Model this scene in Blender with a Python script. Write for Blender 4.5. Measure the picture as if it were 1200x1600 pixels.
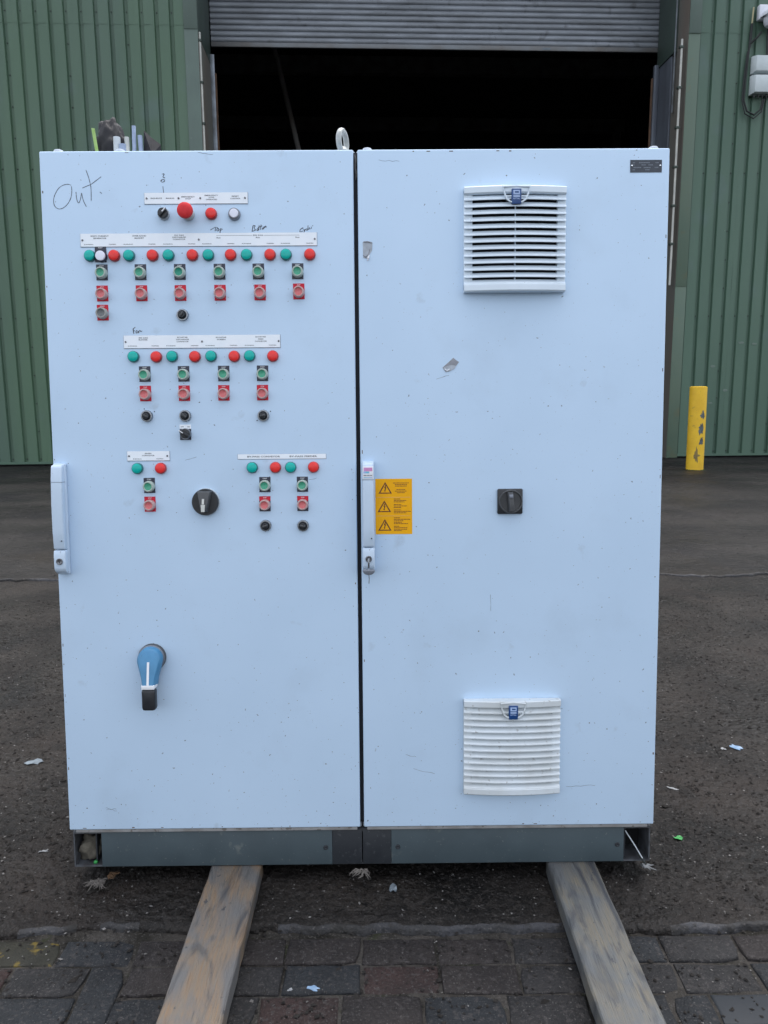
import bpy, bmesh, math, random
from mathutils import Matrix, Vector, noise

rnd = random.Random(7)
for o in list(bpy.data.objects):
    bpy.data.objects.remove(o, do_unlink=True)
scene = bpy.context.scene
COL = scene.collection
R = math.radians

# ---------------------------------------------------------------- camera
cam_d = bpy.data.cameras.new('camera')
cam_d.sensor_fit = 'VERTICAL'
cam_d.sensor_height = 36.0
cam_d.sensor_width = 36.0
cam_d.lens = 27.0
cam_d.clip_start = 0.05
cam_d.clip_end = 2000
cam = bpy.data.objects.new('camera', cam_d)
COL.objects.link(cam)
cam.matrix_world = (Matrix.Translation((0, 0, 1.365)) @ Matrix.Rotation(R(90 - 9.5), 4, 'X')
                    @ Matrix.Rotation(R(-0.44), 4, 'Z'))
scene.camera = cam

# ---------------------------------------------------------------- sky, sun, exposure
SUN_EL, SUN_AZ = 74.0, 12.0             # azimuth clockwise from +Y: high cloud-veiled sun, just beyond the cabinet
world = bpy.data.worlds.new('World')
scene.world = world
world.use_nodes = True
wn = world.node_tree.nodes
wl = world.node_tree.links
wn.clear()
sky = wn.new('ShaderNodeTexSky')
sky.sky_type = 'NISHITA'
sky.sun_disc = False
sky.sun_elevation = R(SUN_EL)
sky.sun_rotation = R(SUN_AZ)
sky.air_density = 1.0
sky.dust_density = 3.0
sky.ozone_density = 1.0
bg = wn.new('ShaderNodeBackground')
bg.inputs['Strength'].default_value = 0.15
wo = wn.new('ShaderNodeOutputWorld')
hs = wn.new('ShaderNodeHueSaturation')          # overcast: the same sky with most of its blue greyed out
hs.inputs['Saturation'].default_value = 0.35
wl.new(sky.outputs[0], hs.inputs['Color'])
wl.new(hs.outputs[0], bg.inputs['Color'])
wl.new(bg.outputs[0], wo.inputs['Surface'])

sd = bpy.data.lights.new('sun', 'SUN')
sd.energy = 0.4
sd.angle = R(25)
sd.color = (1.0, 0.97, 0.93)
sun = bpy.data.objects.new('sun', sd)
COL.objects.link(sun)
_d = Vector((math.sin(R(SUN_AZ)) * math.cos(R(SUN_EL)), math.cos(R(SUN_AZ)) * math.cos(R(SUN_EL)), math.sin(R(SUN_EL))))
sun.rotation_euler = _d.to_track_quat('Z', 'Y').to_euler()

scene.view_settings.view_transform = 'Standard'
scene.view_settings.look = 'None'
scene.view_settings.gamma = 1.0
scene.view_settings.exposure = 1.6
scene.view_settings.use_curve_mapping = False
scene.render.engine = 'CYCLES'

# ---------------------------------------------------------------- materials
MATS = {}
def mat(name, c1, c2=None, rough=0.5, metal=0.0, scale=6.0, detail=5.0, bump=0.0, bump_scale=80.0, rough2=None,
        spec=0.5, stretch=(1, 1, 1), lo=0.35, hi=0.65, bump_dist=0.002, coat=0.0, specks=None, streak=None, world_space=False):
    """procedural principled material: two tones mixed by noise, roughness variation, bump, optional specks/stains.
    specks: list of (scale, threshold, colour, amount)"""
    m = bpy.data.materials.new(name)
    m.use_nodes = True
    nt = m.node_tree
    n, l = nt.nodes, nt.links
    p = n['Principled BSDF']
    tc = n.new('ShaderNodeTexCoord')
    mp = n.new('ShaderNodeMapping')
    mp.inputs['Scale'].default_value = stretch
    if world_space:
        ge = n.new('ShaderNodeNewGeometry')
        src = ge.outputs['Position']
    else:
        src = tc.outputs['Object']
    l.new(src, mp.inputs['Vector'])
    def nz(sc, dt=5.0, vec=None, rg=0.55):
        t = n.new('ShaderNodeTexNoise')
        t.inputs['Scale'].default_value = sc
        t.inputs['Detail'].default_value = dt
        t.inputs['Roughness'].default_value = rg
        l.new(vec if vec else mp.outputs[0], t.inputs['Vector'])
        return t.outputs['Fac']
    def ramp(f, a, b):
        r = n.new('ShaderNodeMapRange')
        r.inputs['From Min'].default_value = a
        r.inputs['From Max'].default_value = b
        l.new(f, r.inputs['Value'])
        return r.outputs[0]
    def mix(f, a, b):
        x = n.new('ShaderNodeMix')
        x.data_type = 'RGBA'
        for s, v in ((0, f), (6, a), (7, b)):
            if isinstance(v, (tuple, list)):
                x.inputs[s].default_value = (*v[:3], 1.0)
            elif isinstance(v, float):
                x.inputs[s].default_value = v
            else:
                l.new(v, x.inputs[s])
        return x.outputs[2]
    col = None
    if c2 is not None:
        f = ramp(nz(scale, detail), lo, hi)
        col = mix(f, c1, c2)
    else:
        col = c1
    for sp in (specks or []):
        sc, th, cc, am = sp[:4]
        wd = sp[4] if len(sp) > 4 else 0.03
        g = ramp(nz(sc, 2.0 if len(sp) < 6 else sp[5], vec=src), th, th + wd)
        mm = n.new('ShaderNodeMath'); mm.operation = 'MULTIPLY'; mm.inputs[1].default_value = am
        l.new(g, mm.inputs[0])
        col = mix(mm.outputs[0], col, cc)
    if streak:
        m3 = n.new('ShaderNodeMapping'); m3.inputs['Scale'].default_value = (1.0, 1.0, 0.07)
        l.new(src, m3.inputs['Vector'])
        g = ramp(nz(streak[0], 6.0, vec=m3.outputs[0]), 0.50, 0.72)
        mm = n.new('ShaderNodeMath'); mm.operation = 'MULTIPLY'; mm.inputs[1].default_value = 0.55
        l.new(g, mm.inputs[0]); col = mix(mm.outputs[0], col, streak[1])
    if isinstance(col, (tuple, list)):
        p.inputs['Base Color'].default_value = (*col[:3], 1)
    else:
        l.new(col, p.inputs['Base Color'])
    p.inputs['Metallic'].default_value = metal
    p.inputs['Specular IOR Level'].default_value = spec
    p.inputs['Coat Weight'].default_value = coat
    if rough2 is not None:
        f2 = ramp(nz(scale * 1.7 + 0.3, 4.0), 0.3, 0.7)
        r = n.new('ShaderNodeMapRange')
        r.inputs['To Min'].default_value = rough
        r.inputs['To Max'].default_value = rough2
        l.new(f2, r.inputs['Value'])
        l.new(r.outputs[0], p.inputs['Roughness'])
    else:
        p.inputs['Roughness'].default_value = rough
    if bump > 0:
        b = n.new('ShaderNodeBump')
        b.inputs['Strength'].default_value = bump
        b.inputs['Distance'].default_value = bump_dist
        l.new(nz(bump_scale, 6.0), b.inputs['Height'])
        l.new(b.outputs[0], p.inputs['Normal'])
    MATS[name] = m
    return m

PAINT = (0.52, 0.662, 0.82)
mat('cabinet_paint', PAINT, (0.495, 0.635, 0.79), rough=0.50, rough2=0.62, spec=0.1, scale=3.0, bump=0.05, bump_scale=420, bump_dist=0.0004,
    specks=[(95, 0.715, (0.14, 0.15, 0.17), 0.8, 0.02), (4, 0.55, (0.36, 0.45, 0.54), 0.28, 0.22, 7.0), (14, 0.66, (0.30, 0.35, 0.40), 0.35, 0.10, 7.0), (38, 0.735, (0.22, 0.22, 0.22), 0.6, 0.03, 3.0), (260, 0.70, (0.20, 0.22, 0.25), 0.5, 0.03)])
mat('cabinet_shell', (0.44, 0.49, 0.56), (0.40, 0.45, 0.51), rough=0.45, scale=5)
mat('cream_paint', (0.52, 0.53, 0.50), (0.42, 0.44, 0.42), rough=0.5, scale=40, specks=[(120, 0.68, (0.2, 0.18, 0.15), 0.6)])
mat('gasket', (0.012, 0.013, 0.018), rough=0.7)
mat('rail_paint', (0.33, 0.33, 0.33), (0.22, 0.21, 0.20), rough=0.5, scale=18, specks=[(60, 0.62, (0.09, 0.07, 0.05), 0.7)])
mat('plinth_paint', (0.05344, 0.07564, 0.08678), (0.04512, 0.06401, 0.07419), rough=0.5, rough2=0.65, scale=9, bump=0.1, bump_scale=200,
    specks=[(22, 0.66, (0.1425, 0.1572, 0.1463), 0.6, 0.08, 5.0), (150, 0.70, (0.19, 0.1978, 0.1777), 0.6)])
mat('plinth_corner_paint', (0.015, 0.018, 0.02325), (0.021, 0.02475, 0.03), rough=0.55, scale=30, bump=0.15, bump_scale=200,
    specks=[(110, 0.64, (0.0525, 0.05625, 0.06), 0.6)])
mat('plinth_steel', (0.11, 0.12, 0.135), (0.06, 0.06, 0.065), rough=0.5, metal=0.3, scale=40)
mat('screw_steel', (0.25, 0.26, 0.28), (0.10, 0.10, 0.11), rough=0.4, metal=0.8, scale=200)
mat('chrome', (0.30, 0.32, 0.35), (0.20, 0.21, 0.23), rough=0.32, metal=1.0, scale=150)
mat('grey_bezel', (0.20, 0.22, 0.26), rough=0.35, metal=0.4)
mat('black_plastic', (0.012, 0.014, 0.018), (0.02, 0.022, 0.026), rough=0.38, scale=60)
mat('charcoal_plastic', (0.045, 0.048, 0.052), (0.07, 0.073, 0.076), rough=0.5, scale=30)
mat('legend_black', (0.022, 0.024, 0.045), rough=0.4)
mat('legend_red', (0.60, 0.02, 0.045), (0.48, 0.018, 0.035), rough=0.5, spec=0.25, scale=120)
mat('lens_green', (0, 0.391, 0.3335), (0, 0.4485, 0.391), rough=0.3, scale=200, spec=0.4)
mat('lens_green_rim', (0.0, 0.14, 0.14), rough=0.3)
mat('lens_red', (0.828, 0.04025, 0.0345), (0.713, 0.02875, 0.02875), rough=0.3, scale=200, spec=0.4)
mat('lens_red_rim', (0.42, 0.012, 0.015), rough=0.3)
mat('lens_white', (0.74, 0.76, 0.86), rough=0.3, coat=0.3)
mat('boot_clear', (0.42, 0.50, 0.45), (0.36, 0.43, 0.38), rough=0.4, scale=150)
mat('boot_pink', (0.52, 0.35, 0.34), (0.46, 0.29, 0.28), rough=0.4, scale=150)
mat('boot_grey', (0.36, 0.36, 0.34), (0.30, 0.29, 0.27), rough=0.45, scale=150)
mat('cap_green', (0.0345, 0.3105, 0.184), (0.0805, 0.368, 0.2415), rough=0.45, scale=180)
mat('cap_green_deep', (0.0, 0.24, 0.15), (0.02, 0.28, 0.19), rough=0.45, scale=180)
mat('cap_red', (0.598, 0.115, 0.1265), (0.644, 0.1955, 0.1955), rough=0.5, scale=180)
mat('cap_grey', (0.12, 0.13, 0.14), (0.17, 0.18, 0.18), rough=0.5, scale=180)
mat('mushroom_red', (0.667, 0.0345, 0.04025), (0.575, 0.02875, 0.0345), rough=0.55, spec=0.25, scale=120)
mat('strip_white', (0.84, 0.89, 0.94), (0.80, 0.86, 0.92), rough=0.4, scale=30)
mat('strip_shadow_seam', (0.16, 0.20, 0.26), rough=0.5)  # grey for the painted drop shadow of the strips and the handle seam
mat('ink', (0.035, 0.04, 0.06), rough=0.5)
mat('print_ink', (0.04, 0.045, 0.055), rough=0.6)
mat('marker_ink', (0.03, 0.035, 0.06), (0.10, 0.12, 0.15), rough=0.6, scale=90)
mat('marker_faint', (0.13, 0.16, 0.20), (0.055, 0.065, 0.085), rough=0.6, scale=45)
mat('print_white', (0.75, 0.77, 0.80), rough=0.5)
mat('handle_plastic', (0.5208, 0.6324, 0.7626), (0.4836, 0.5952, 0.7161), rough=0.35, scale=20, specks=[(140, 0.72, (0.1395, 0.1395, 0.1488), 0.7)])
mat('grille_plastic', (0.68, 0.77, 0.85), (0.63, 0.72, 0.80), rough=0.4, scale=14, world_space=True, specks=[(90, 0.73, (0.2, 0.19, 0.17), 0.6)])
mat('grille_dusty', (0.602, 0.6622, 0.7052), (0.516, 0.5504, 0.559), rough=0.5, world_space=True, scale=10, lo=0.4, hi=0.7, specks=[(70, 0.66, (0.2322, 0.2236, 0.1978), 0.6, 0.08)])
mat('grille_dark', (0.008, 0.009, 0.012), rough=0.8)
mat('grille_filter', (0.30, 0.30, 0.28), (0.20, 0.20, 0.19), rough=0.9, scale=60)
mat('badge_blue', (0.008, 0.055, 0.20), (0.006, 0.045, 0.17), rough=0.35, scale=30)
mat('badge_print', (0.38, 0.50, 0.72), rough=0.4)
mat('handle_blue', (0.05175, 0.1955, 0.3565), (0.06325, 0.23, 0.414), rough=0.42, scale=25, specks=[(120, 0.72, (0.0345, 0.0575, 0.0805), 0.6)])
mat('sticker_yellow', (0.851, 0.414, 0.0046), (0.7935, 0.3795, 0.0046), rough=0.55, scale=20, spec=0.2)
mat('sticker_line', (0.66, 0.38, 0.12), rough=0.5)
mat('sticker_ink', (0.10, 0.022, 0.006), rough=0.5)
mat('plate_dark', (0.022, 0.03, 0.045), (0.03, 0.04, 0.055), rough=0.35, scale=60)
mat('plate_print', (0.16, 0.19, 0.23), rough=0.5)
mat('rivet', (0.75, 0.78, 0.82), rough=0.25, metal=0.8)
mat('tear_paper', (0.30, 0.33, 0.37), (0.42, 0.47, 0.53), rough=0.5, scale=60)
mat('tear_silver', (0.19, 0.20, 0.23), (0.28, 0.29, 0.32), rough=0.35, metal=0.3, scale=60)
mat('holo_white', (0.75, 0.78, 0.83), rough=0.3)
mat('holo_pink', (0.62, 0.22, 0.42), (0.55, 0.30, 0.60), rough=0.3, scale=80)
mat('holo_cyan', (0.12, 0.48, 0.62), (0.35, 0.45, 0.75), rough=0.3, scale=80)

GREEN = (0.074, 0.138, 0.084)
mat('cladding_green', GREEN, (0.06843, 0.1189, 0.08684), rough=0.45, rough2=0.6, scale=0.8, stretch=(1, 1, 0.25), bump=0.03, bump_scale=30,
    specks=[(1.3, 0.60, (0.08854, 0.1382, 0.1314), 0.5, 0.12, 4.0), (30, 0.74, (0.1888, 0.2431, 0.1828), 0.5, 0.02, 3.0)], world_space=True)
mat('cladding_scuffed', (0.07315, 0.1344, 0.09488), (0.06135, 0.1151, 0.08227), rough=0.45, rough2=0.6, scale=0.9, stretch=(1, 1, 0.25), bump=0.03, bump_scale=30,
    specks=[(1.3, 0.60, (0.08854, 0.1382, 0.1314), 0.5, 0.12, 4.0), (30, 0.74, (0.1888, 0.2431, 0.1828), 0.5, 0.02, 3.0)], world_space=True)
mat('flashing_green', (0.08495, 0.1279, 0.1051), (0.07315, 0.11, 0.09141), rough=0.45, scale=1.5, specks=[(18, 0.72, (0.236, 0.2942, 0.2514), 0.6, 0.03)], world_space=True)
mat('flashing_faded', (0.09203, 0.1356, 0.09598), (0.07787, 0.1254, 0.09141), rough=0.5, scale=1.2, specks=[(3.0, 0.62, (0.118, 0.1216, 0.06856), 0.6, 0.1, 4.0)], world_space=True)
mat('reveal_green', (0.06075, 0.0891, 0.0783), (0.0513, 0.0756, 0.0648), rough=0.5, scale=1.2, world_space=True)
mat('reveal_grimy', (0.1283, 0.135, 0.1215), (0.1283, 0.108, 0.0891), rough=0.6, scale=1.0, stretch=(1, 1, 0.4), world_space=True)
mat('scuff', (0.135, 0.1823, 0.1553), (0.1013, 0.1485, 0.1215), rough=0.6, scale=20)
mat('screw_dark', (0.030, 0.046, 0.036), rough=0.5)
mat('shutter_steel', (0.257, 0.28, 0.3125), (0.1814, 0.196, 0.2148), rough=0.42, rough2=0.6, metal=0.35, scale=1.6, stretch=(1, 1, 4),
    specks=[(4.5, 0.62, (0.08316, 0.084, 0.09114), 0.6, 0.1, 5.0), (25, 0.7, (0.0756, 0.07, 0.07161), 0.5)], world_space=True)
mat('shutter_rail', (0.182, 0.196, 0.21), (0.14, 0.133, 0.126), rough=0.5, metal=0.3, scale=2.0, world_space=True)
mat('post_steel', (0.1433, 0.1628, 0.1932), (0.09371, 0.105, 0.1256), rough=0.45, metal=0.4, scale=2.5, stretch=(1, 1, 0.3), world_space=True)
mat('guide_steel', (0.308, 0.35, 0.392), (0.168, 0.182, 0.196), rough=0.45, metal=0.4, scale=4, world_space=True)
mat('rust', (0.12, 0.065, 0.035), (0.07, 0.04, 0.025), rough=0.8, scale=8)
mat('conduit_white', (0.55, 0.55, 0.50), (0.42, 0.43, 0.40), rough=0.5, scale=6)
mat('interior_dark', (0.05, 0.052, 0.056), (0.032, 0.033, 0.036), rough=0.9, scale=0.8)
mat('interior_steel', (0.16, 0.16, 0.16), (0.112, 0.104, 0.096), rough=0.7, scale=3)
mat('void_black', (0.004, 0.004, 0.005), rough=0.9)
mat('bollard_yellow', (0.7552, 0.4838, 0.0354), (0.6608, 0.4012, 0.0295), spec=0.3, rough=0.55, rough2=0.65, scale=5, bump=0.06, bump_scale=30,
    specks=[(14, 0.66, (0.2832, 0.1888, 0.0472), 0.6, 0.05, 5.0), (60, 0.69, (0.1652, 0.1298, 0.059), 0.6)])
mat('bollard_chip', (0.13, 0.156, 0.1625), (0.0585, 0.065, 0.065), rough=0.8, scale=14)
mat('bollard_grime', (0.26, 0.18, 0.05), (0.16, 0.12, 0.05), rough=0.7, scale=20)
mat('moss', (0.03, 0.05, 0.012), (0.05, 0.06, 0.02), rough=0.95, scale=40)
mat('camera_white', (0.68, 0.70, 0.76), (0.62, 0.64, 0.70), rough=0.4, scale=8)
mat('box_white', (0.56, 0.62, 0.63), (0.50, 0.56, 0.57), rough=0.5, scale=6)
mat('cable_black', (0.010, 0.014, 0.014), rough=0.6)
mat('lens_glass', (0.03, 0.028, 0.05), rough=0.1, coat=0.5)
mat('rod_cream', (0.42, 0.38, 0.22), rough=0.5)
mat('eyebolt_metal', (0.39, 0.4125, 0.4125), (0.3, 0.315, 0.3075), rough=0.4, metal=0.2, scale=60)
mat('conduit_grey', (0.50, 0.55, 0.58), (0.42, 0.46, 0.49), rough=0.45, scale=50)
mat('conduit_blue', (0.2736, 0.3456, 0.4752), (0.2304, 0.288, 0.4032), rough=0.4, scale=50)
mat('strip_lime', (0.224, 0.384, 0.08), (0.32, 0.464, 0.176), rough=0.5, scale=60)
mat('speck_dirt', (0.08, 0.075, 0.07), (0.15, 0.13, 0.11), rough=0.8, scale=200)
mat('bag_black', (0.02558, 0.02583, 0.03001), (0.01535, 0.0155, 0.01876), spec=0.2, rough=0.6, scale=30, bump=0.3, bump_scale=60)
mat('rag', (0.1432, 0.1302, 0.1172), (0.0868, 0.07812, 0.07161), rough=0.9, scale=90, bump=0.4, bump_scale=200)
mat('rag_rust', (0.128, 0.068, 0.032), (0.08, 0.048, 0.024), rough=0.9, scale=90)
mat('straw_wad', (0.136, 0.124, 0.096), (0.068, 0.06, 0.048), rough=0.95, scale=60, bump=0.4, bump_scale=150)
mat('scrap_blue', (0.1318, 0.2213, 0.3478), (0.1897, 0.274, 0.39), rough=0.4, scale=60)
mat('scrap_grey', (0.154, 0.189, 0.217), (0.098, 0.119, 0.14), rough=0.5, scale=60)
mat('scrap_green', (0.0186, 0.2232, 0.0434), (0.031, 0.279, 0.062), rough=0.5, scale=60)
mat('scrap_white', (0.2083, 0.217, 0.2257), (0.1649, 0.1736, 0.1823), rough=0.6, scale=60)
mat('grit_far', (0.06, 0.057, 0.055), (0.028, 0.027, 0.026), spec=0.2, rough=0.7, scale=6, world_space=True)
mat('grit_pale_glint', (0.19, 0.183, 0.176), (0.06, 0.057, 0.054), spec=0.3, rough=0.5, scale=30, world_space=True)  # pale stones, brightened so that they also stand for wet glints
mat('grit_dark', (0.0245, 0.02262, 0.021), (0.01575, 0.01414, 0.0133), spec=0.12, rough=0.8, scale=30, world_space=True)

mat('concrete_wet', (0.02369, 0.02022, 0.01775), (0.003659, 0.003359, 0.003183), spec=0.2, rough=0.38, rough2=0.75, scale=1.5, detail=10, bump=1.0, bump_scale=42, bump_dist=0.016, lo=0.40, hi=0.60,  # specks: aggregate tone, with shading of the lumps put into the colour
    specks=[(40, 0.50, (0.02273, 0.0196, 0.0173), 0.5, 0.12, 7.0), (62, 0.55, (0.003881, 0.00364, 0.003575), 0.85, 0.10, 5.0), (120, 0.62, (0.04546, 0.04144, 0.03921), 0.8, 0.05, 2.0), (1.3, 0.53, (0.01996, 0.01512, 0.01268), 0.75, 0.12, 6.0), (2.6, 0.56, (0.00499, 0.004927, 0.00519), 0.85, 0.12, 6.0), (210, 0.70, (0.1053, 0.1036, 0.1038), 0.85, 0.03, 2.0)])
mat('concrete_far', (0.02422, 0.02214, 0.02103), (0.00449, 0.004367, 0.004324), spec=0.2, rough=0.42, rough2=0.8, scale=0.8, detail=10, stretch=(0.6, 1, 1), bump=1.0, bump_scale=22, bump_dist=0.02, lo=0.40, hi=0.60,  # speck contrast also paints the shading of the lumpy surface
    specks=[(16, 0.50, (0.02051, 0.01903, 0.01845), 0.5, 0.12, 7.0), (26, 0.55, (0.004712, 0.004591, 0.004728), 0.75, 0.10, 6.0), (0.9, 0.52, (0.006653, 0.006999, 0.008361), 0.75, 0.14, 6.0), (0.6, 0.58, (0.01663, 0.01344, 0.01038), 0.75, 0.10, 6.0), (60, 0.65, (0.04712, 0.04591, 0.04612), 0.7, 0.04)])
mat('slab_edge_sheen', (0.040, 0.041, 0.046), (0.017, 0.016, 0.015), spec=0.25, rough=0.4, rough2=0.75, scale=4, detail=9, bump=1.0, bump_scale=48, bump_dist=0.010, lo=0.42, hi=0.60,  # paler than the slab: sky reflection on the lip put into the colour
    specks=[(50, 0.54, (0.014, 0.013, 0.012), 0.75, 0.10, 6.0), (130, 0.63, (0.085, 0.08, 0.078), 0.6, 0.05)])
mat('yard_ground', (0.0225, 0.0215, 0.021), (0.0165, 0.0155, 0.015), spec=0.12, rough=0.6, rough2=0.8, scale=0.6, bump=0.4, bump_scale=20, bump_dist=0.005)
mat('joint_dirt', (0.0432, 0.0396, 0.036), (0.0156, 0.0144, 0.012), spec=0.12, rough=0.8, scale=7, detail=9, lo=0.42, hi=0.62, bump=1.0, bump_scale=120, bump_dist=0.006, specks=[(12, 0.60, (0.0192, 0.024, 0.0096), 0.7, 0.08, 5.0), (160, 0.60, (0.072, 0.0684, 0.0648), 0.6)])
for _i, (_a, _b) in enumerate([((0.02285, 0.02218, 0.02285), (0.0168, 0.0168, 0.01747)), ((0.02554, 0.02218, 0.0215), (0.01814, 0.01613, 0.01613)),
                               ((0.02016, 0.02218, 0.02486), (0.01613, 0.01747, 0.01949)), ((0.0336, 0.02218, 0.02083), (0.02285, 0.0168, 0.01613))]):
    mat('paver_%d' % _i, _a, _b, spec=0.12, rough=0.45, rough2=0.75, scale=9, detail=9, bump=0.9, bump_scale=120, bump_dist=0.005, world_space=True, lo=0.38, hi=0.62,
        specks=[(85, 0.55, (0.0504, 0.04637, 0.0457), 0.6, 0.10, 5.0), (120, 0.60, (0.0121, 0.01142, 0.01142), 0.65, 0.08, 4.0), (230, 0.64, (0.1075, 0.1042, 0.1008), 0.65, 0.05), (3.0, 0.57, (0.01882, 0.01814, 0.01747), 0.6, 0.14, 5.0)])
mat('paver_lichen', (0.02688, 0.02632, 0.02016), (0.01904, 0.01904, 0.01568), spec=0.12, rough=0.5, rough2=0.75, scale=14, bump=0.6, bump_scale=170, bump_dist=0.0025, world_space=True,
    specks=[(26, 0.57, (0.1232, 0.0896, 0.0196), 0.75, 0.06, 5.0), (190, 0.64, (0.056, 0.0532, 0.0504), 0.5, 0.05)])
mat('paver_slate', (0.028, 0.03136, 0.03584), (0.02352, 0.02632, 0.03024), spec=0.12, rough=0.5, scale=10, bump=0.2, bump_scale=120, bump_dist=0.001, world_space=True)

def wood(name, tan, tan2, grey, dark):
    m = bpy.data.materials.new(name); m.use_nodes = True
    n, l = m.node_tree.nodes, m.node_tree.links
    p = n['Principled BSDF']
    tc = n.new('ShaderNodeTexCoord')
    def nz(sc, st, dt=6.0, dist=0.0):
        mp = n.new('ShaderNodeMapping'); mp.inputs['Scale'].default_value = st
        l.new(tc.outputs['Object'], mp.inputs['Vector'])
        t = n.new('ShaderNodeTexNoise'); t.inputs['Scale'].default_value = sc; t.inputs['Detail'].default_value = dt
        t.inputs['Distortion'].default_value = dist
        l.new(mp.outputs[0], t.inputs['Vector']); return t.outputs['Fac']
    def rg(f, a, b):
        r = n.new('ShaderNodeMapRange'); r.inputs['From Min'].default_value = a; r.inputs['From Max'].default_value = b
        l.new(f, r.inputs['Value']); return r.outputs[0]
    def mix(f, a, b):
        x = n.new('ShaderNodeMix'); x.data_type = 'RGBA'; l.new(f, x.inputs[0])
        for s, v in ((6, a), (7, b)):
            if isinstance(v, tuple): x.inputs[s].default_value = (*v, 1)
            else: l.new(v, x.inputs[s])
        return x.outputs[2]
    grain = nz(16, (6.0, 0.30, 6.0), 8, 2.2)
    c = mix(rg(grain, 0.36, 0.64), tan, tan2)
    c = mix(rg(nz(4.2, (1.9, 0.9, 1.0), 9, 2.2), 0.42, 0.62), c, grey)
    c = mix(rg(nz(3.3, (3.4, 0.8, 1.0), 9, 3.2), 0.52, 0.68), c, dark)
    c = mix(rg(nz(60, (4.0, 0.22, 4.0), 6, 0.8), 0.62, 0.76), c, dark)
    c = mix(rg(nz(55, (1.0, 0.6, 1.0), 4), 0.68, 0.72), c, dark)
    l.new(c, p.inputs['Base Color'])
    p.inputs['Roughness'].default_value = 0.62
    b = n.new('ShaderNodeBump'); b.inputs['Strength'].default_value = 0.9; b.inputs['Distance'].default_value = 0.004
    l.new(nz(60, (5.0, 0.2, 5.0), 7, 0.8), b.inputs['Height']); l.new(b.outputs[0], p.inputs['Normal'])
    MATS[name] = m
wood('board_tan', (0.165, 0.110, 0.066), (0.135, 0.112, 0.086), (0.100, 0.098, 0.096), (0.040, 0.041, 0.044))
wood('board_grey', (0.128, 0.112, 0.084), (0.106, 0.104, 0.094), (0.088, 0.094, 0.097), (0.036, 0.039, 0.045))

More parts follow.
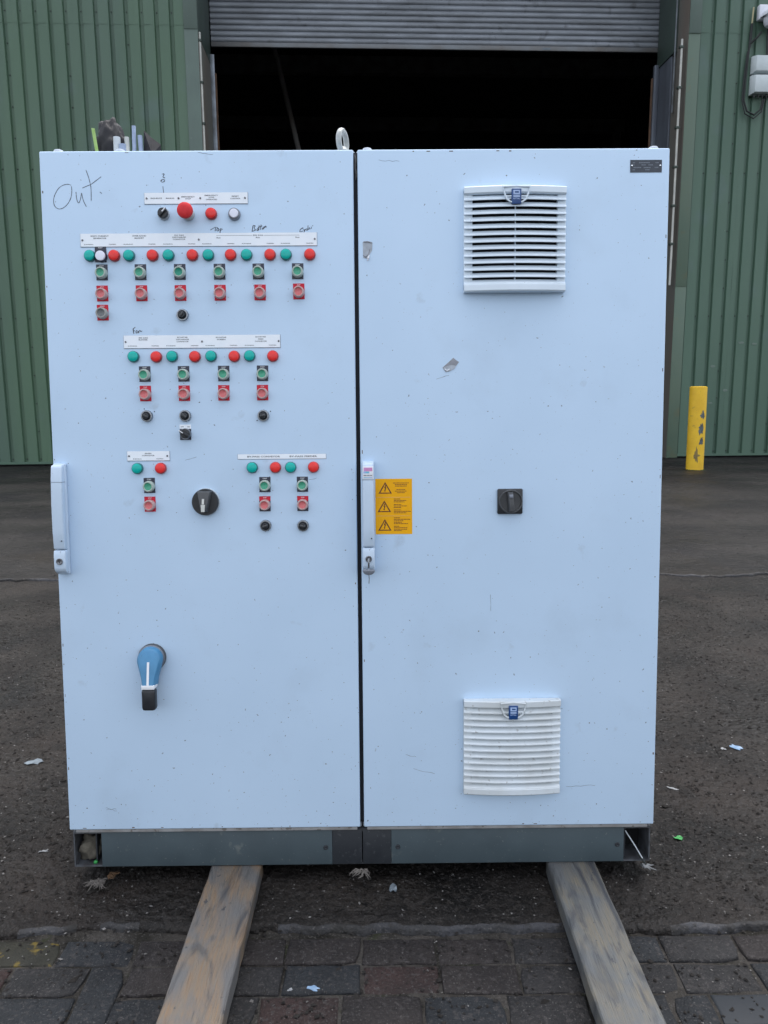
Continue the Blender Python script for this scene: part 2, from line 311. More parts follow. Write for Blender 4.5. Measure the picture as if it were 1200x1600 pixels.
# ---------------------------------------------------------------- mesh helpers
class MB:
    """collects geometry of ONE piece; build() links it as one mesh object"""
    def __init__(s): s.v = []; s.f = []
    def add(s, vs, fs):
        o = len(s.v); s.v += [tuple(v) for v in vs]; s.f += [tuple(i + o for i in f) for f in fs]; return s
    def box(s, x0, x1, y0, y1, z0, z1):
        return s.add([(x0, y0, z0), (x1, y0, z0), (x1, y1, z0), (x0, y1, z0), (x0, y0, z1), (x1, y0, z1), (x1, y1, z1), (x0, y1, z1)],
                     [(0, 3, 2, 1), (4, 5, 6, 7), (0, 1, 5, 4), (1, 2, 6, 5), (2, 3, 7, 6), (3, 0, 4, 7)])
    def lathe(s, prof, seg=24, c=(0, 0, 0), start=0.0):
        """profile of (radius, z) about local z"""
        vs = []; fs = []
        k = len(prof)
        for i in range(seg):
            a = start + 2 * math.pi * i / seg
            for r_, z in prof: vs.append((c[0] + r_ * math.cos(a), c[1] + r_ * math.sin(a), c[2] + z))
        for i in range(seg):
            j = (i + 1) % seg
            for q in range(k - 1): fs.append((i * k + q, j * k + q, j * k + q + 1, i * k + q + 1))
        if prof[-1][0] > 1e-6: fs.append(tuple(i * k + k - 1 for i in range(seg)))
        if prof[0][0] > 1e-6: fs.append(tuple(i * k for i in reversed(range(seg))))
        return s.add(vs, fs)
    def prism(s, pts, z0, z1):
        """closed 2-D outline (counter-clockwise, x,y) extruded along z"""
        n = len(pts)
        vs = [(x, y, z0) for x, y in pts] + [(x, y, z1) for x, y in pts]
        fs = [tuple(reversed(range(n))), tuple(range(n, 2 * n))] + [(i, (i + 1) % n, n + (i + 1) % n, n + i) for i in range(n)]
        return s.add(vs, fs)
    def tube(s, pts, r, seg=8, caps=True):
        pts = [Vector(p) for p in pts]; rs = r if isinstance(r, (list, tuple)) else [r] * len(pts)
        vs = []; fs = []; up = None
        for i, p in enumerate(pts):
            t = (pts[min(i + 1, len(pts) - 1)] - pts[max(i - 1, 0)]).normalized()
            if up is None:
                up = Vector((0, 0, 1)) if abs(t.z) < 0.9 else Vector((1, 0, 0))
            a = t.cross(up).normalized(); b = a.cross(t).normalized(); up = b
            for k in range(seg):
                an = 2 * math.pi * k / seg
                vs.append(p + (a * math.cos(an) + b * math.sin(an)) * rs[i])
        for i in range(len(pts) - 1):
            for k in range(seg):
                k2 = (k + 1) % seg
                fs.append((i * seg + k, i * seg + k2, (i + 1) * seg + k2, (i + 1) * seg + k))
        if caps:
            fs.append(tuple(reversed(range(seg)))); fs.append(tuple(range((len(pts) - 1) * seg, len(pts) * seg)))
        return s.add(vs, fs)
    def ribbon(s, pts, w, z=0.0003):
        """flat stroke in the local xy plane with a little thickness (pen line)"""
        n = len(pts)
        L = []; Rr = []
        for i in range(n):
            a = Vector(pts[max(i - 1, 0)]); b = Vector(pts[min(i + 1, n - 1)])
            d = (b - a); d = d.normalized() if d.length > 1e-9 else Vector((1, 0))
            nn = Vector((-d.y, d.x)) * w * 0.5 * (0.75 + 0.5 * noise.noise(Vector((pts[i][0] * 300, pts[i][1] * 300, 0))))
            c = Vector(pts[i]); L.append(c + nn); Rr.append(c - nn)
        vs = [(p.x, p.y, z) for p in L] + [(p.x, p.y, z) for p in Rr]
        fs = [(i, n + i, n + i + 1, i + 1) for i in range(n - 1)]
        return s.add(vs, fs)
    def mesh(s, name, m, smooth=True, bevel=0.0, bseg=2, angle=35):
        me = bpy.data.meshes.new(name)
        me.from_pydata(s.v, [], s.f)
        if bevel > 0:
            bm = bmesh.new(); bm.from_mesh(me)
            bmesh.ops.remove_doubles(bm, verts=bm.verts, dist=1e-6)
            bmesh.ops.recalc_face_normals(bm, faces=bm.faces)
            es = [e for e in bm.edges if len(e.link_faces) == 2 and e.calc_face_angle(0) > R(angle)]
            bmesh.ops.bevel(bm, geom=es, offset=bevel, segments=bseg, profile=0.5, affect='EDGES', clamp_overlap=True)
            bm.to_mesh(me); bm.free()
        else:
            bm = bmesh.new(); bm.from_mesh(me)
            bmesh.ops.recalc_face_normals(bm, faces=bm.faces)
            bm.to_mesh(me); bm.free()
        for x in (m if isinstance(m, (list, tuple)) else [m]):
            me.materials.append(MATS[x])
        if smooth:
            me.shade_smooth()
            try: me.set_sharp_from_angle(angle=R(angle))
            except Exception: pass
        return me
    def build(s, name, m, parent=None, loc=(0, 0, 0), rot=(0, 0, 0), **k):
        return put(name, s.mesh(name, m, **k), parent, loc, rot)

def put(name, me, parent=None, loc=(0, 0, 0), rot=(0, 0, 0)):
    o = bpy.data.objects.new(name, me)
    COL.objects.link(o)
    o.location = loc; o.rotation_euler = rot
    if parent: o.parent = parent
    return o
def empty(name, loc=(0, 0, 0), rot=(0, 0, 0), parent=None):
    o = bpy.data.objects.new(name, None); COL.objects.link(o)
    o.empty_display_size = 0.1
    o.location = loc; o.rotation_euler = rot
    if parent: o.parent = parent
    return o
def tag(o, label=None, cat=None, group=None, kind=None):
    if label: o['label'] = label
    if cat: o['category'] = cat
    if group: o['group'] = group
    if kind: o['kind'] = kind
    return o
CACHE = {}
def shared(key, fn):
    if key not in CACHE: CACHE[key] = fn()
    return CACHE[key]
def nz3(x, y, z=0.0): return noise.noise(Vector((x, y, z)))
def fbm(x, y, z=0.0, o=4): return noise.fractal(Vector((x, y, z)), 1.0, 2.0, o)

_fc = None
def text_into(mb, s, x, y, h, w=None, align='C', z=0.0003):
    """letters as flat mesh, centred (or left aligned) on x, cap height h, squeezed to width w"""
    cu = bpy.data.curves.new('t', 'FONT'); cu.body = s; cu.size = 1.0; cu.resolution_u = 2; cu.offset = 0.018
    ob = bpy.data.objects.new('t', cu); COL.objects.link(ob)
    dg = bpy.context.evaluated_depsgraph_get(); dg.update()
    me = ob.evaluated_get(dg).to_mesh()
    vs = [v.co.copy() for v in me.vertices]; fs = [tuple(p.vertices) for p in me.polygons]
    ob.evaluated_get(dg).to_mesh_clear()
    bpy.data.objects.remove(ob); bpy.data.curves.remove(cu)
    if not vs: return
    x0 = min(v.x for v in vs); x1 = max(v.x for v in vs)
    sy = h / 0.70
    sx = (w / (x1 - x0)) if w else sy
    off = -(x0 + x1) / 2 if align == 'C' else -x0
    mb.add([(x + (v.x + off) * sx, y + v.y * sy, z) for v in vs], fs)

# ================================================================ THE SETTING: ground
def sheet(xs, ys, zf, edge=None):
    vs = []; fs = []
    nx = len(xs)
    for j, y in enumerate(ys):
        for x in xs: vs.append((x, y, zf(x, y)))
    for j in range(len(ys) - 1):
        for i in range(nx - 1): fs.append((j * nx + i, j * nx + i + 1, (j + 1) * nx + i + 1, (j + 1) * nx + i))
    return vs, fs
def frange(a, b, s):
    n = max(1, round((b - a) / s)); return [a + (b - a) * i / n for i in range(n + 1)]

g = MB(); g.add([(-400, -400, -0.034), (400, -400, -0.034), (400, 400, -0.034), (-400, 400, -0.034)], [(0, 1, 2, 3)])
tag(g.build('ground', 'yard_ground', smooth=False), kind='structure')

def slab(name, x0, x1, xstep, y0, ysegs, ztop, amp, freq, material, wob, lip, hi_mat, full=False):
    xs = frange(x0, x1, xstep)
    ys = []
    for (a, b, s) in ysegs:
        r_ = frange(a, b, s); ys += r_ if not ys else r_[1:]
    def edge(x): return y0 + wob * (fbm(x * 2.3, 3.1, 0, 5) + 0.7 * nz3(x * 16, 1.7) + 0.4 * nz3(x * 41, 3.3) + 0.5 * max(0, nz3(x * 5.5, 9.2)))
    vs = []; fs = []; mi = []
    nx = len(xs)
    # lip: rows going from the foot of the edge up over the rounded nose onto the top
    prof = [(-0.004, -0.036), (0.0, -0.75 * lip), (0.003, -0.40 * lip), (0.007, -0.18 * lip), (0.013, -0.05 * lip), (0.026, 0.0)]
    rows = []
    for (dy, dz) in prof:
        rows.append([(x, edge(x) + dy * (1 + 0.5 * nz3(x * 7, 4)), ztop + dz * (0.35 + 0.9 * abs(nz3(x * 3.3, 7.7)) + 0.35 * abs(nz3(x * 11, 2.2))) + amp * fbm(x * freq, (y0 + dy) * freq, 0, 5) + 0.35 * amp * nz3(x * 40, dy * 300)) for x in xs])
    rows[0] = [(x, edge(x) - 0.004, -0.036) for x in xs]
    for y in ys[1:]:
        rows.append([(x, max(y, edge(x) + 0.032 + 0.002 * ys.index(y)), ztop + amp * fbm(x * freq, y * freq, 0, 5) + 0.75 * amp * nz3(x * 27, y * 27)) for x in xs])
    for r_ in rows: vs += r_
    for j in range(len(rows) - 1):
        for i in range(nx - 1):
            fs.append((j * nx + i, j * nx + i + 1, (j + 1) * nx + i + 1, (j + 1) * nx + i))
            mi.append(1 if j < len(prof) - (2 if full or nz3(xs[i] * 1.9, 5.5) + 0.5 * nz3(xs[i] * 9, 8.5) > 0.05 else 6) else 0)
    me = bpy.data.meshes.new(name); me.from_pydata(vs, [], fs)
    me.materials.append(MATS[material]); me.materials.append(MATS[hi_mat])
    me.polygons.foreach_set('material_index', mi)
    me.shade_smooth()
    return tag(put(name, me), kind='structure')
slab('concrete_slab', -5, 5, 0.02, 1.757, [(1.757, 3.0, 0.012), (3.0, 5.36, 0.03)], -0.004, 0.0055, 3.2, 'concrete_wet', 0.020, 0.022, 'slab_edge_sheen')
slab('concrete_apron', -11, 11, 0.06, 5.30, [(5.30, 14.2, 0.06)], 0.012, 0.008, 1.6, 'concrete_far', 0.055, 0.026, 'slab_edge_sheen', True)

# --- block paving in front of the slab: every block its own piece
bed = MB()
vs, fs = sheet(frange(-2.2, 2.2, 0.05), frange(0.55, 1.80, 0.04), lambda x, y: -0.0205 + 0.0030 * nz3(x * 20, y * 20))
bed.add(vs, fs)
paving = tag(bed.build('block_paving', 'joint_dirt'), kind='structure')
def paver_mesh(L, W, H, seed):
    rr = random.Random(seed)
    b = 0.0045
    j = lambda a: a + rr.uniform(-0.0022, 0.0022)
    L2, W2 = L / 2 - 0.003, W / 2 - 0.003
    vs = []; rings = [(0, -H), (0, -b), (b * 0.45, -b * 0.28), (b * 1.5, 0.0)]
    nL, nW = 4, 2
    def ring(ins, z):
        pts = []
        for k in range(nL): pts.append((-L2 + ins + (2 * L2 - 2 * ins) * k / nL, -W2 + ins))
        for k in range(nW): pts.append((L2 - ins, -W2 + ins + (2 * W2 - 2 * ins) * k / nW))
        for k in range(nL): pts.append((L2 - ins - (2 * L2 - 2 * ins) * k / nL, W2 - ins))
        for k in range(nW): pts.append((-L2 + ins, W2 - ins - (2 * W2 - 2 * ins) * k / nW))
        return pts
    n = 2 * (nL + nW)
    jit = [(rr.uniform(-0.0022, 0.0022), rr.uniform(-0.0022, 0.0022)) for _ in range(n)]
    if rr.random() < 0.5:                       # a knocked corner
        c = rr.choice([0, nL, nL + nW, 2 * nL + nW]); sx = -1 if c in (nL, nL + nW) else 1; sy = 1 if c in (0, nL) else -1
        q = rr.uniform(0.004, 0.012); jit[c] = (sx * q, sy * q)
    for ins, z in rings:
        for k, (x, y) in enumerate(ring(ins, z)):
            vs.append((x + jit[k][0], y + jit[k][1], z + (rr.uniform(-0.0012, 0.0012) if z > -b * 1.5 else 0)))
    fs = []
    for r_ in range(3):
        for k in range(n): fs.append((r_ * n + k, r_ * n + (k + 1) % n, (r_ + 1) * n + (k + 1) % n, (r_ + 1) * n + k))
    vs.append((rr.uniform(-0.02, 0.02), 0, rr.uniform(-0.001, 0.001)))
    for k in range(n): fs.append((3 * n + k, 3 * n + (k + 1) % n, 4 * n))
    mb = MB(); mb.add(vs, fs); return mb
RH, PW = 0.093, 0.186
variants = {}
def place_paver(x, y, rot, matname):
    k = (rnd.randrange(7), matname)
    if k not in variants: variants[k] = paver_mesh(PW, RH, 0.03, 100 + k[0] * 13 + len(variants)).mesh('paver', matname, angle=50)
    o = put('paver', variants[k], paving, (x, y, -0.0155 + rnd.uniform(-0.003, 0.003)), (R(rnd.uniform(-0.9, 0.9)), R(rnd.uniform(-0.7, 0.7)), rot + R(rnd.uniform(-0.8, 0.8))))
    return o
Y_TOP = 1.738
vert = {(1, -0.665), (2, 0.685)}               # blocks turned across two courses
occupied = {}
for (rw, xv) in vert:
    place_paver(xv, Y_TOP - (rw + 1) * RH, R(90), 'paver_2')
    for q in (rw, rw + 1): occupied.setdefault(q, []).append((xv - RH / 2, xv + RH / 2))
starts = [0.055, 0.00, 0.09, 0.02, 0.075, 0.04, 0.10, 0.0, 0.06, 0.03, 0.08, 0.05]
for rw in range(12):
    yc = Y_TOP - (rw + 0.5) * RH
    occ = sorted(occupied.get(rw, []))
    spans = []; a = -1.98
    for (p0, p1) in occ: spans.append((a, p0, True)); a = p1
    spans.append((a, 1.98, False))
    for (p0, p1, flush_right) in spans:
        xs = []
        if flush_right:
            x = p1 - PW / 2
            while x > p0 - PW / 2: xs.append(x); x -= PW
        else:
            x = p0 + PW / 2 + (starts[rw] if p0 < -1.9 else 0)
            while x < p1: xs.append(x); x += PW
        for x in xs:
            mname = rnd.choices(['paver_0', 'paver_1', 'paver_2', 'paver_3'], [4, 4, 3, 1])[0]
            if rw == 0 and -0.95 < x < -0.78: mname = 'paver_lichen'
            if rw == 1 and 0.02 < x < 0.20: mname = 'paver_3'
            if rw == 2 and 0.75 < x < 0.95: mname = 'paver_slate'
            place_paver(x, yc, 0 if rnd.random() < 0.5 else math.pi, mname)

# --- grit and stone chips lying on the slab and blocks (nobody could count them)
def grit(name, label, n, m, ypow, smin, smax, seed):
    rr = random.Random(seed); mb = MB()
    octf = [(0, 2, 4), (2, 1, 4), (1, 3, 4), (3, 0, 4), (2, 0, 5), (1, 2, 5), (3, 1, 5), (0, 3, 5)]
    for _ in range(n):
        y = 1.42 + (rr.random() ** ypow) * 3.4
        x = rr.uniform(-0.62, 0.62) * (y + 0.1) * 1.15
        if y < 1.76 and rr.random() < 0.72: continue
        s = rr.uniform(smin, smax)
        if rr.random() < 0.06: s *= 1.7
        z = -0.004 + 0.0055 * fbm(x * 3.2, y * 3.2, 0, 5) if y > 1.79 else -0.016
        a, b, c = s * rr.uniform(0.7, 1.5), s * rr.uniform(0.6, 1.1), s * rr.uniform(0.35, 0.7)
        t = rr.uniform(0, math.pi)
        ca, sa = math.cos(t), math.sin(t)
        pts = []
        for (px, py, pz) in ((-a, 0, 0), (a, 0, 0), (0, -b, 0), (0, b, 0), (0, 0, c), (0, 0, -c)):
            px += rr.uniform(-.3, .3) * s; py += rr.uniform(-.3, .3) * s
            pts.append((x + px * ca - py * sa, y + px * sa + py * ca, z + c * 0.3 + pz))
        mb.add(pts, octf)
    o = mb.build(name, m, smooth=False)
    return tag(o, label, 'grit', kind='stuff')
grit('pale_grit_and_glints', 'pale stone grit and painted wet glints scattered over the wet concrete and block paving', 5000, 'grit_pale_glint', 1.2, 0.0011, 0.0036, 3)
rr = random.Random(77); mb = MB()
for _ in range(3800):
    y = 5.4 + rr.random() ** 1.3 * 7.6; x = rr.uniform(-0.62, 0.62) * y * 1.1; s = rr.uniform(0.003, 0.009) * (0.6 + y / 12)
    t = rr.uniform(0, 3.1); ca, sa = math.cos(t) * s, math.sin(t) * s; z = 0.0135 + 0.008 * fbm(x * 1.6, y * 1.6, 0, 5)
    mb.add([(x - ca, y - sa, z), (x + sa * 0.6, y - ca * 0.6, z), (x + ca, y + sa, z), (x - sa * 0.6, y + ca * 0.6, z), (x, y, z + s * 0.6)], [(0, 1, 4), (1, 2, 4), (2, 3, 4), (3, 0, 4)])
tag(mb.build('far_grit', 'grit_far', smooth=False), 'pale grit scattered over the concrete apron before the warehouse', 'grit', kind='stuff')
grit('dark_grit', 'dark brown grit and crumbs scattered over the wet concrete', 26000, 'grit_dark', 1.15, 0.0022, 0.0062, 4)

# ================================================================ THE WAREHOUSE behind
wh = empty('warehouse', (0, 13.433, 0), (0, 0, R(2.788)))
tag(wh, 'green ribbed metal warehouse with a half raised roller shutter door', 'building')
PITCH = 0.235
def clad_mesh(z0, z1, m, nrib=4):
    def fn():
        gw, sl, dp = 0.048, 0.013, 0.042
        prof = []
        for k in range(nrib):
            c = (k + 0.5) * PITCH
            prof += [(c - PITCH / 2 if k else 0.0, 0.0)] if k == 0 else []
            prof += [(c - gw / 2 - sl, 0.0), (c - gw / 2, dp), (c + gw / 2, dp), (c + gw / 2 + sl, 0.0)]
        prof.append((nrib * PITCH, 0.0))
        zs = frange(z0, z1, 0.5)
        vs = []; fs = []; n = len(prof)
        rr = random.Random(int(z0 * 10) + 5)
        for z in zs:
            for (x, y) in prof: vs.append((x, y + rr.uniform(-0.0025, 0.0025), z))
        for j in range(len(zs) - 1):
            for i in range(n - 1): fs.append((j * n + i, j * n + i + 1, (j + 1) * n + i + 1, (j + 1) * n + i))
        me = bpy.data.meshes.new('cladding_sheet'); me.from_pydata(vs, [], fs); me.materials.append(MATS[m]); return me
    return shared(('clad', z0, m), fn)
XL, XR, DEP = -2.90, 5.045, 1.17
Z_LAP = 7.05
ribs = []
for side, rib0, n in (('l', -3.073, 8), ('r', 5.217, 6)):
    for k in range(n):
        x = (rib0 + PITCH / 2 - (k + 1) * 4 * PITCH) if side == 'l' else (rib0 - PITCH / 2 + k * 4 * PITCH)
        m = 'cladding_green' if side == 'l' else 'cladding_scuffed'
        put('cladding_sheet', clad_mesh(0.055, Z_LAP, m), wh, (x, 0, 0))
        put('cladding_sheet', clad_mesh(Z_LAP - 0.06, 9.4, m), wh, (x, -0.0035, 0))
        ribs += [x + (q + 0.5) * PITCH for q in range(4)]
# dark footing behind the lower edge of the sheets, backing wall
for x0, x1 in ((-10.9, XL - 0.02), (XR + 0.02, 11.2)):
    mb = MB(); mb.box(x0, x1, 0.052, 0.25, 0.0, 9.35); mb.build('footing_wall', 'void_black', wh, smooth=False)
for x0, x1 in ((-10.8, XL - 0.22), (XR + 0.2, 11.0)):
    mb = MB(); mb.box(x0, x1, -0.012, -0.003, 0.045, 0.085); mb.build('base_trim', 'cladding_scuffed', wh, smooth=False)
# fixings in the grooves
rr = random.Random(12); mb = MB()
for i, x in enumerate(ribs):
    every = 0.47 if i % 4 == 3 else 2.35
    z = 0.13
    while z < 9.2:
        mb.lathe([(0.012, 0.0), (0.012, 0.008), (0.006, 0.011)], 6, (0, 0, 0))
        for q in range(len(mb.v) - 18, len(mb.v)):
            a = mb.v[q]; mb.v[q] = (x + a[0], 0.0425 - a[2], z + a[1])
        z += every
tag(mb.build('fixing_screws', 'screw_dark', wh), kind='stuff')
# scuffs: dented, rubbed patches low on the right hand sheets
for (x, z, w, h) in ((5.80, 1.62, 0.10, 0.045), (6.28, 2.02, 0.12, 0.05), (6.52, 2.0, 0.10, 0.04), (6.05, 1.20, 0.11, 0.05), (5.79, 0.98, 0.09, 0.03), (5.62, 1.13, 0.07, 0.04)):
    mb = MB(); pts = []
    for k in range(10):
        a = 2 * math.pi * k / 10
        pts.append((w / 2 * math.cos(a) * rr.uniform(0.75, 1.1), h / 2 * math.sin(a) * rr.uniform(0.7, 1.15)))
    mb.prism(pts, 0, 0.004)
    mb.build('scuff_mark', 'scuff', wh, (x, -0.001, z), (R(90), 0, 0), smooth=False) if 'scuff' in MATS else None

# corner flashings beside the door opening
def flash(x0, x1, z0, z1, m, y=-0.017):
    mb = MB(); mb.box(x0, x1, y, y + 0.010, z0, z1); return mb.build('jamb_flashing', m, wh, bevel=0.002)
flash(XL - 0.215, XL, 0.02, 6.95, 'flashing_green'); flash(XL - 0.215, XL, 6.93, 9.4, 'flashing_green', -0.024)
flash(XR, XR + 0.195, 0.02, 3.0, 'flashing_faded'); flash(XR, XR + 0.195, 2.97, 7.0, 'flashing_faded', -0.024); flash(XR, XR + 0.195, 6.97, 9.4, 'flashing_green', -0.036)
# reveals
for name, x0, x1, y0, y1, z0, z1, m in (
        ('door_reveal', XL - 0.03, XL, 0.0, DEP, 0.0, 6.86, 'reveal_grimy'), ('door_reveal', XL - 0.03, XL + 0.006, 0.0, DEP, 6.86, 9.4, 'reveal_green'),
        ('door_reveal', XR, XR + 0.03, 0.0, DEP, 0.0, 9.4, 'reveal_grimy'),
        ('guide_hood', XR - 0.05, XR - 0.002, 0.42, DEP - 0.02, 6.86, 9.4, 'reveal_green'),
        ('guide_post', XR - 0.035, XR - 0.002, 0.55, DEP - 0.02, 0.0, 6.85, 'post_steel'),
        ('guide_rail', XR - 0.12, XR - 0.037, DEP - 0.10, DEP - 0.02, 0.0, 6.9, 'post_steel'),
        ('guide_rail', XR - 0.052, XR - 0.03, 0.40, 0.42, 5.9, 9.4, 'guide_steel'),
        ('guide_rail', XL + 0.001, XL + 0.07, DEP - 0.06, DEP - 0.02, 0.0, 7.0, 'guide_steel'),
        ('rusty_angle', XL + 0.07, XL + 0.10, DEP - 0.05, DEP - 0.02, 0.0, 6.7, 'rust'),
        ('rusty_angle', XR - 0.15, XR - 0.12, DEP - 0.05, DEP - 0.02, 0.0, 6.7, 'rust')):
    mb = MB(); mb.box(x0, x1, y0, y1, z0, z1); mb.build(name, m, wh, bevel=0.003)
# conduits down the corners, with saddle clips
for x, z1, zb in ((XL + 0.018, 6.9, 0.3), (XR - 0.085, 6.9, 3.0)):
    mb = MB(); mb.tube([(x, 0.03, zb), (x + 0.004, 0.03, 3.5), (x, 0.03, 5.2), (x, 0.03, z1)], 0.019, 8)
    c = mb.build('conduit', 'conduit_white', wh)
    z = z1 - 0.12
    while z > zb + 0.2:
        m2 = MB(); m2.box(x - 0.045, x + 0.03, 0.005, 0.055, z - 0.02, z + 0.02)
        m2.build('saddle_clip', 'screw_dark', c, bevel=0.004); z -= 0.62
# roller shutter: bottom rail with every slat as its own piece
mb = MB(); mb.box(XL + 0.02, XR - 0.02, DEP, DEP + 0.05, 7.15, 7.225)
rs = mb.build('roller_shutter', 'shutter_rail', wh, bevel=0.006)
mb = MB()
pr = []
for k in range(9):
    a = -1.25 + 2.5 * k / 8
    pr.append((DEP + 0.032 - 0.030 * math.cos(a * 0.95), 0.046 + 0.043 * math.sin(a) / math.sin(1.25)))
pr = [(DEP + 0.030, 0.0)] + pr + [(DEP + 0.030, 0.0915)]
xs = frange(XL + 0.02, XR - 0.02, 0.8)
vs = [(x, y, z) for x in xs for (y, z) in pr]; n = len(pr)
mb.add(vs, [(i * n + q, (i + 1) * n + q, (i + 1) * n + q + 1, i * n + q + 1) for i in range(len(xs) - 1) for q in range(n - 1)])
slat_me = mb.mesh('slat', 'shutter_steel')
for k in range(22): put('slat', slat_me, rs, (0, 0, 7.227 + k * 0.092))
mb = MB(); mb.box(2.93, 3.07, DEP - 0.004, DEP + 0.001, 7.165, 7.20); mb.build('maker_plate', 'scrap_grey', rs)
# inside: dark hall
for name, b in (('hall_floor', (-10.8, 11.0, 0.26, 34, -0.02, 0.02)), ('hall_back_wall', (-10.8, 11.0, 34, 34.2, 0, 12)),
                ('door_head', (XL - 0.03, XR + 0.03, DEP + 0.06, DEP + 0.2, 7.6, 9.4)),
                ('door_head', (-10.9, 11.1, 0.0 + 0.26, DEP + 0.06, 9.2, 9.4)),
                ('return_wall', (XL - 0.2, XL - 0.03, 0.25, DEP + 0.2, 0.0, 9.3)), ('return_wall', (XR + 0.03, XR + 0.2, 0.25, DEP + 0.2, 0.0, 9.3))):
    mb = MB(); mb.box(*b); mb.build(name, 'interior_dark', wh, smooth=False)
for x in (-10.9, 11.1):                                  # gable walls up to the ridge
    mb = MB(); pr_ = [(0.2, 0.0), (34.2, 0.0), (34.2, 9.42), (17.0, 12.52), (0.2, 9.45)]
    vs = [(x - 0.1, a, b) for a, b in pr_] + [(x + 0.1, a, b) for a, b in pr_]
    mb.add(vs, [(0, 1, 2, 3, 4), (9, 8, 7, 6, 5)] + [(i, (i + 1) % 5, 5 + (i + 1) % 5, 5 + i) for i in range(5)])
    mb.build('gable_wall', 'interior_dark', wh, smooth=False)
mb = MB()
mb.add([(-11.2, -0.1, 9.4), (11.3, -0.1, 9.4), (11.3, 17, 12.5), (-11.2, 17, 12.5), (11.3, 34.3, 9.4), (-11.2, 34.3, 9.4),
        (-11.2, -0.1, 9.5), (11.3, -0.1, 9.5), (11.3, 17, 12.6), (-11.2, 17, 12.6), (11.3, 34.3, 9.5), (-11.2, 34.3, 9.5)],
       [(0, 1, 2, 3), (3, 2, 4, 5), (6, 9, 8, 7), (9, 11, 10, 8), (0, 6, 7, 1), (5, 4, 10, 11), (0, 3, 9, 6), (3, 5, 11, 9), (1, 7, 8, 2), (2, 8, 10, 4)])
mb.build('roof', 'interior_dark', wh, smooth=False)
for yy in (6.5, 13.0, 19.5, 26.0):                       # portal frames and purlins, barely lit
    zr = 9.35 + (yy if yy < 17 else 34 - yy) * 3.1 / 17
    mb = MB(); mb.box(-10.7, 10.9, yy, yy + 0.25, zr - 0.6, zr - 0.1); mb.build('roof_truss', 'interior_steel', wh, smooth=False)
    for xx in (-10.6, 10.6):
        mb = MB(); mb.box(xx - 0.15, xx + 0.15, yy, yy + 0.25, 0.02, zr - 0.6); mb.build('hall_column', 'interior_steel', wh, smooth=False)
mb = MB(); mb.tube([(-2.12, 4.0, 8.6), (-1.95, 4.0, 8.0), (-1.05, 4.0, 4.0), (-0.6, 4.0, 2.0), (-0.15, 4.0, 0.02)], 0.055, 8)
mb.build('brace_pipe', 'interior_steel', wh)

# ================================================================ things at the warehouse wall
W_M = Matrix.Translation((0, 13.433, 0)) @ Matrix.Rotation(R(2.788), 4, 'Z')
def wpos(x, y, z): return tuple(W_M @ Vector((x, y, z)))
WR = (0, 0, R(2.788))
# two-part junction box
jb = empty('junction_box', wpos(6.115, -0.001, 6.03), WR)
tag(jb, 'white plastic double junction box on the green wall under the camera', 'junction box')
for z0, z1 in ((0.0, 0.300), (0.322, 0.595)):
    mb = MB(); mb.box(0.0, 0.50, -0.05, 0.0, z0, z1); base = mb.build('back_box', 'box_white', jb, bevel=0.008)
    mb = MB()
    mb.add([(0.0, -0.052, z0), (0.5, -0.052, z0), (0.5, -0.052, z1), (0.0, -0.052, z1), (0.035, -0.15, z0 + 0.02), (0.465, -0.15, z0 + 0.02), (0.465, -0.15, z1 - 0.02), (0.035, -0.15, z1 - 0.02)],
           [(0, 3, 2, 1), (4, 5, 6, 7), (0, 1, 5, 4), (1, 2, 6, 5), (2, 3, 7, 6), (3, 0, 4, 7)])
    mb.build('lid', 'box_white', jb, bevel=0.008)
for k in range(5):
    mb = MB(); mb.lathe([(0.018, 0), (0.018, -0.03), (0.012, -0.045), (0.012, -0.055)], 10)
    mb.build('cable_gland', 'cable_black', jb, (0.06 + 0.07 * k, -0.075, 0.0))
# cable hanging from the box, and the aerial beside it
mb = MB(); mb.tube([(6.33, -0.075, 5.96), (6.30, -0.08, 5.80), (6.20, -0.07, 5.72), (6.08, -0.06, 5.78), (6.02, -0.05, 5.95), (6.035, -0.04, 6.3), (6.06, -0.035, 6.7), (6.07, -0.035, 7.0)], 0.015, 8)
mb.tube([(6.36, -0.075, 5.96), (6.31, -0.09, 5.76), (6.19, -0.08, 5.66), (6.05, -0.06, 5.74), (5.99, -0.05, 5.95), (6.005, -0.04, 6.3), (6.04, -0.035, 6.7)], 0.011, 8)
c = mb.build('looped_cable', 'cable_black'); c.matrix_world = W_M
tag(c, 'black cable looping under the white junction box and up the wall', 'cable')
ae = empty('aerial', wpos(6.075, -0.03, 6.62), WR)
tag(ae, 'thin cream aerial rod on a black clip beside the security camera', 'aerial')
mb = MB(); mb.tube([(0, 0, 0.15), (0.005, -0.01, 0.5)], 0.020, 8); mb.build('aerial_base', 'cable_black', ae)
mb = MB(); mb.tube([(0.005, -0.012, 0.5), (0.012, -0.02, 0.74)], 0.012, 6); mb.build('rod', 'rod_cream', ae)
mb = MB(); mb.tube([(0.0, -0.01, 0.20), (0.09, -0.05, 0.28), (0.15, -0.05, 0.36)], 0.018, 6); mb.build('side_arm', 'cable_black', ae)
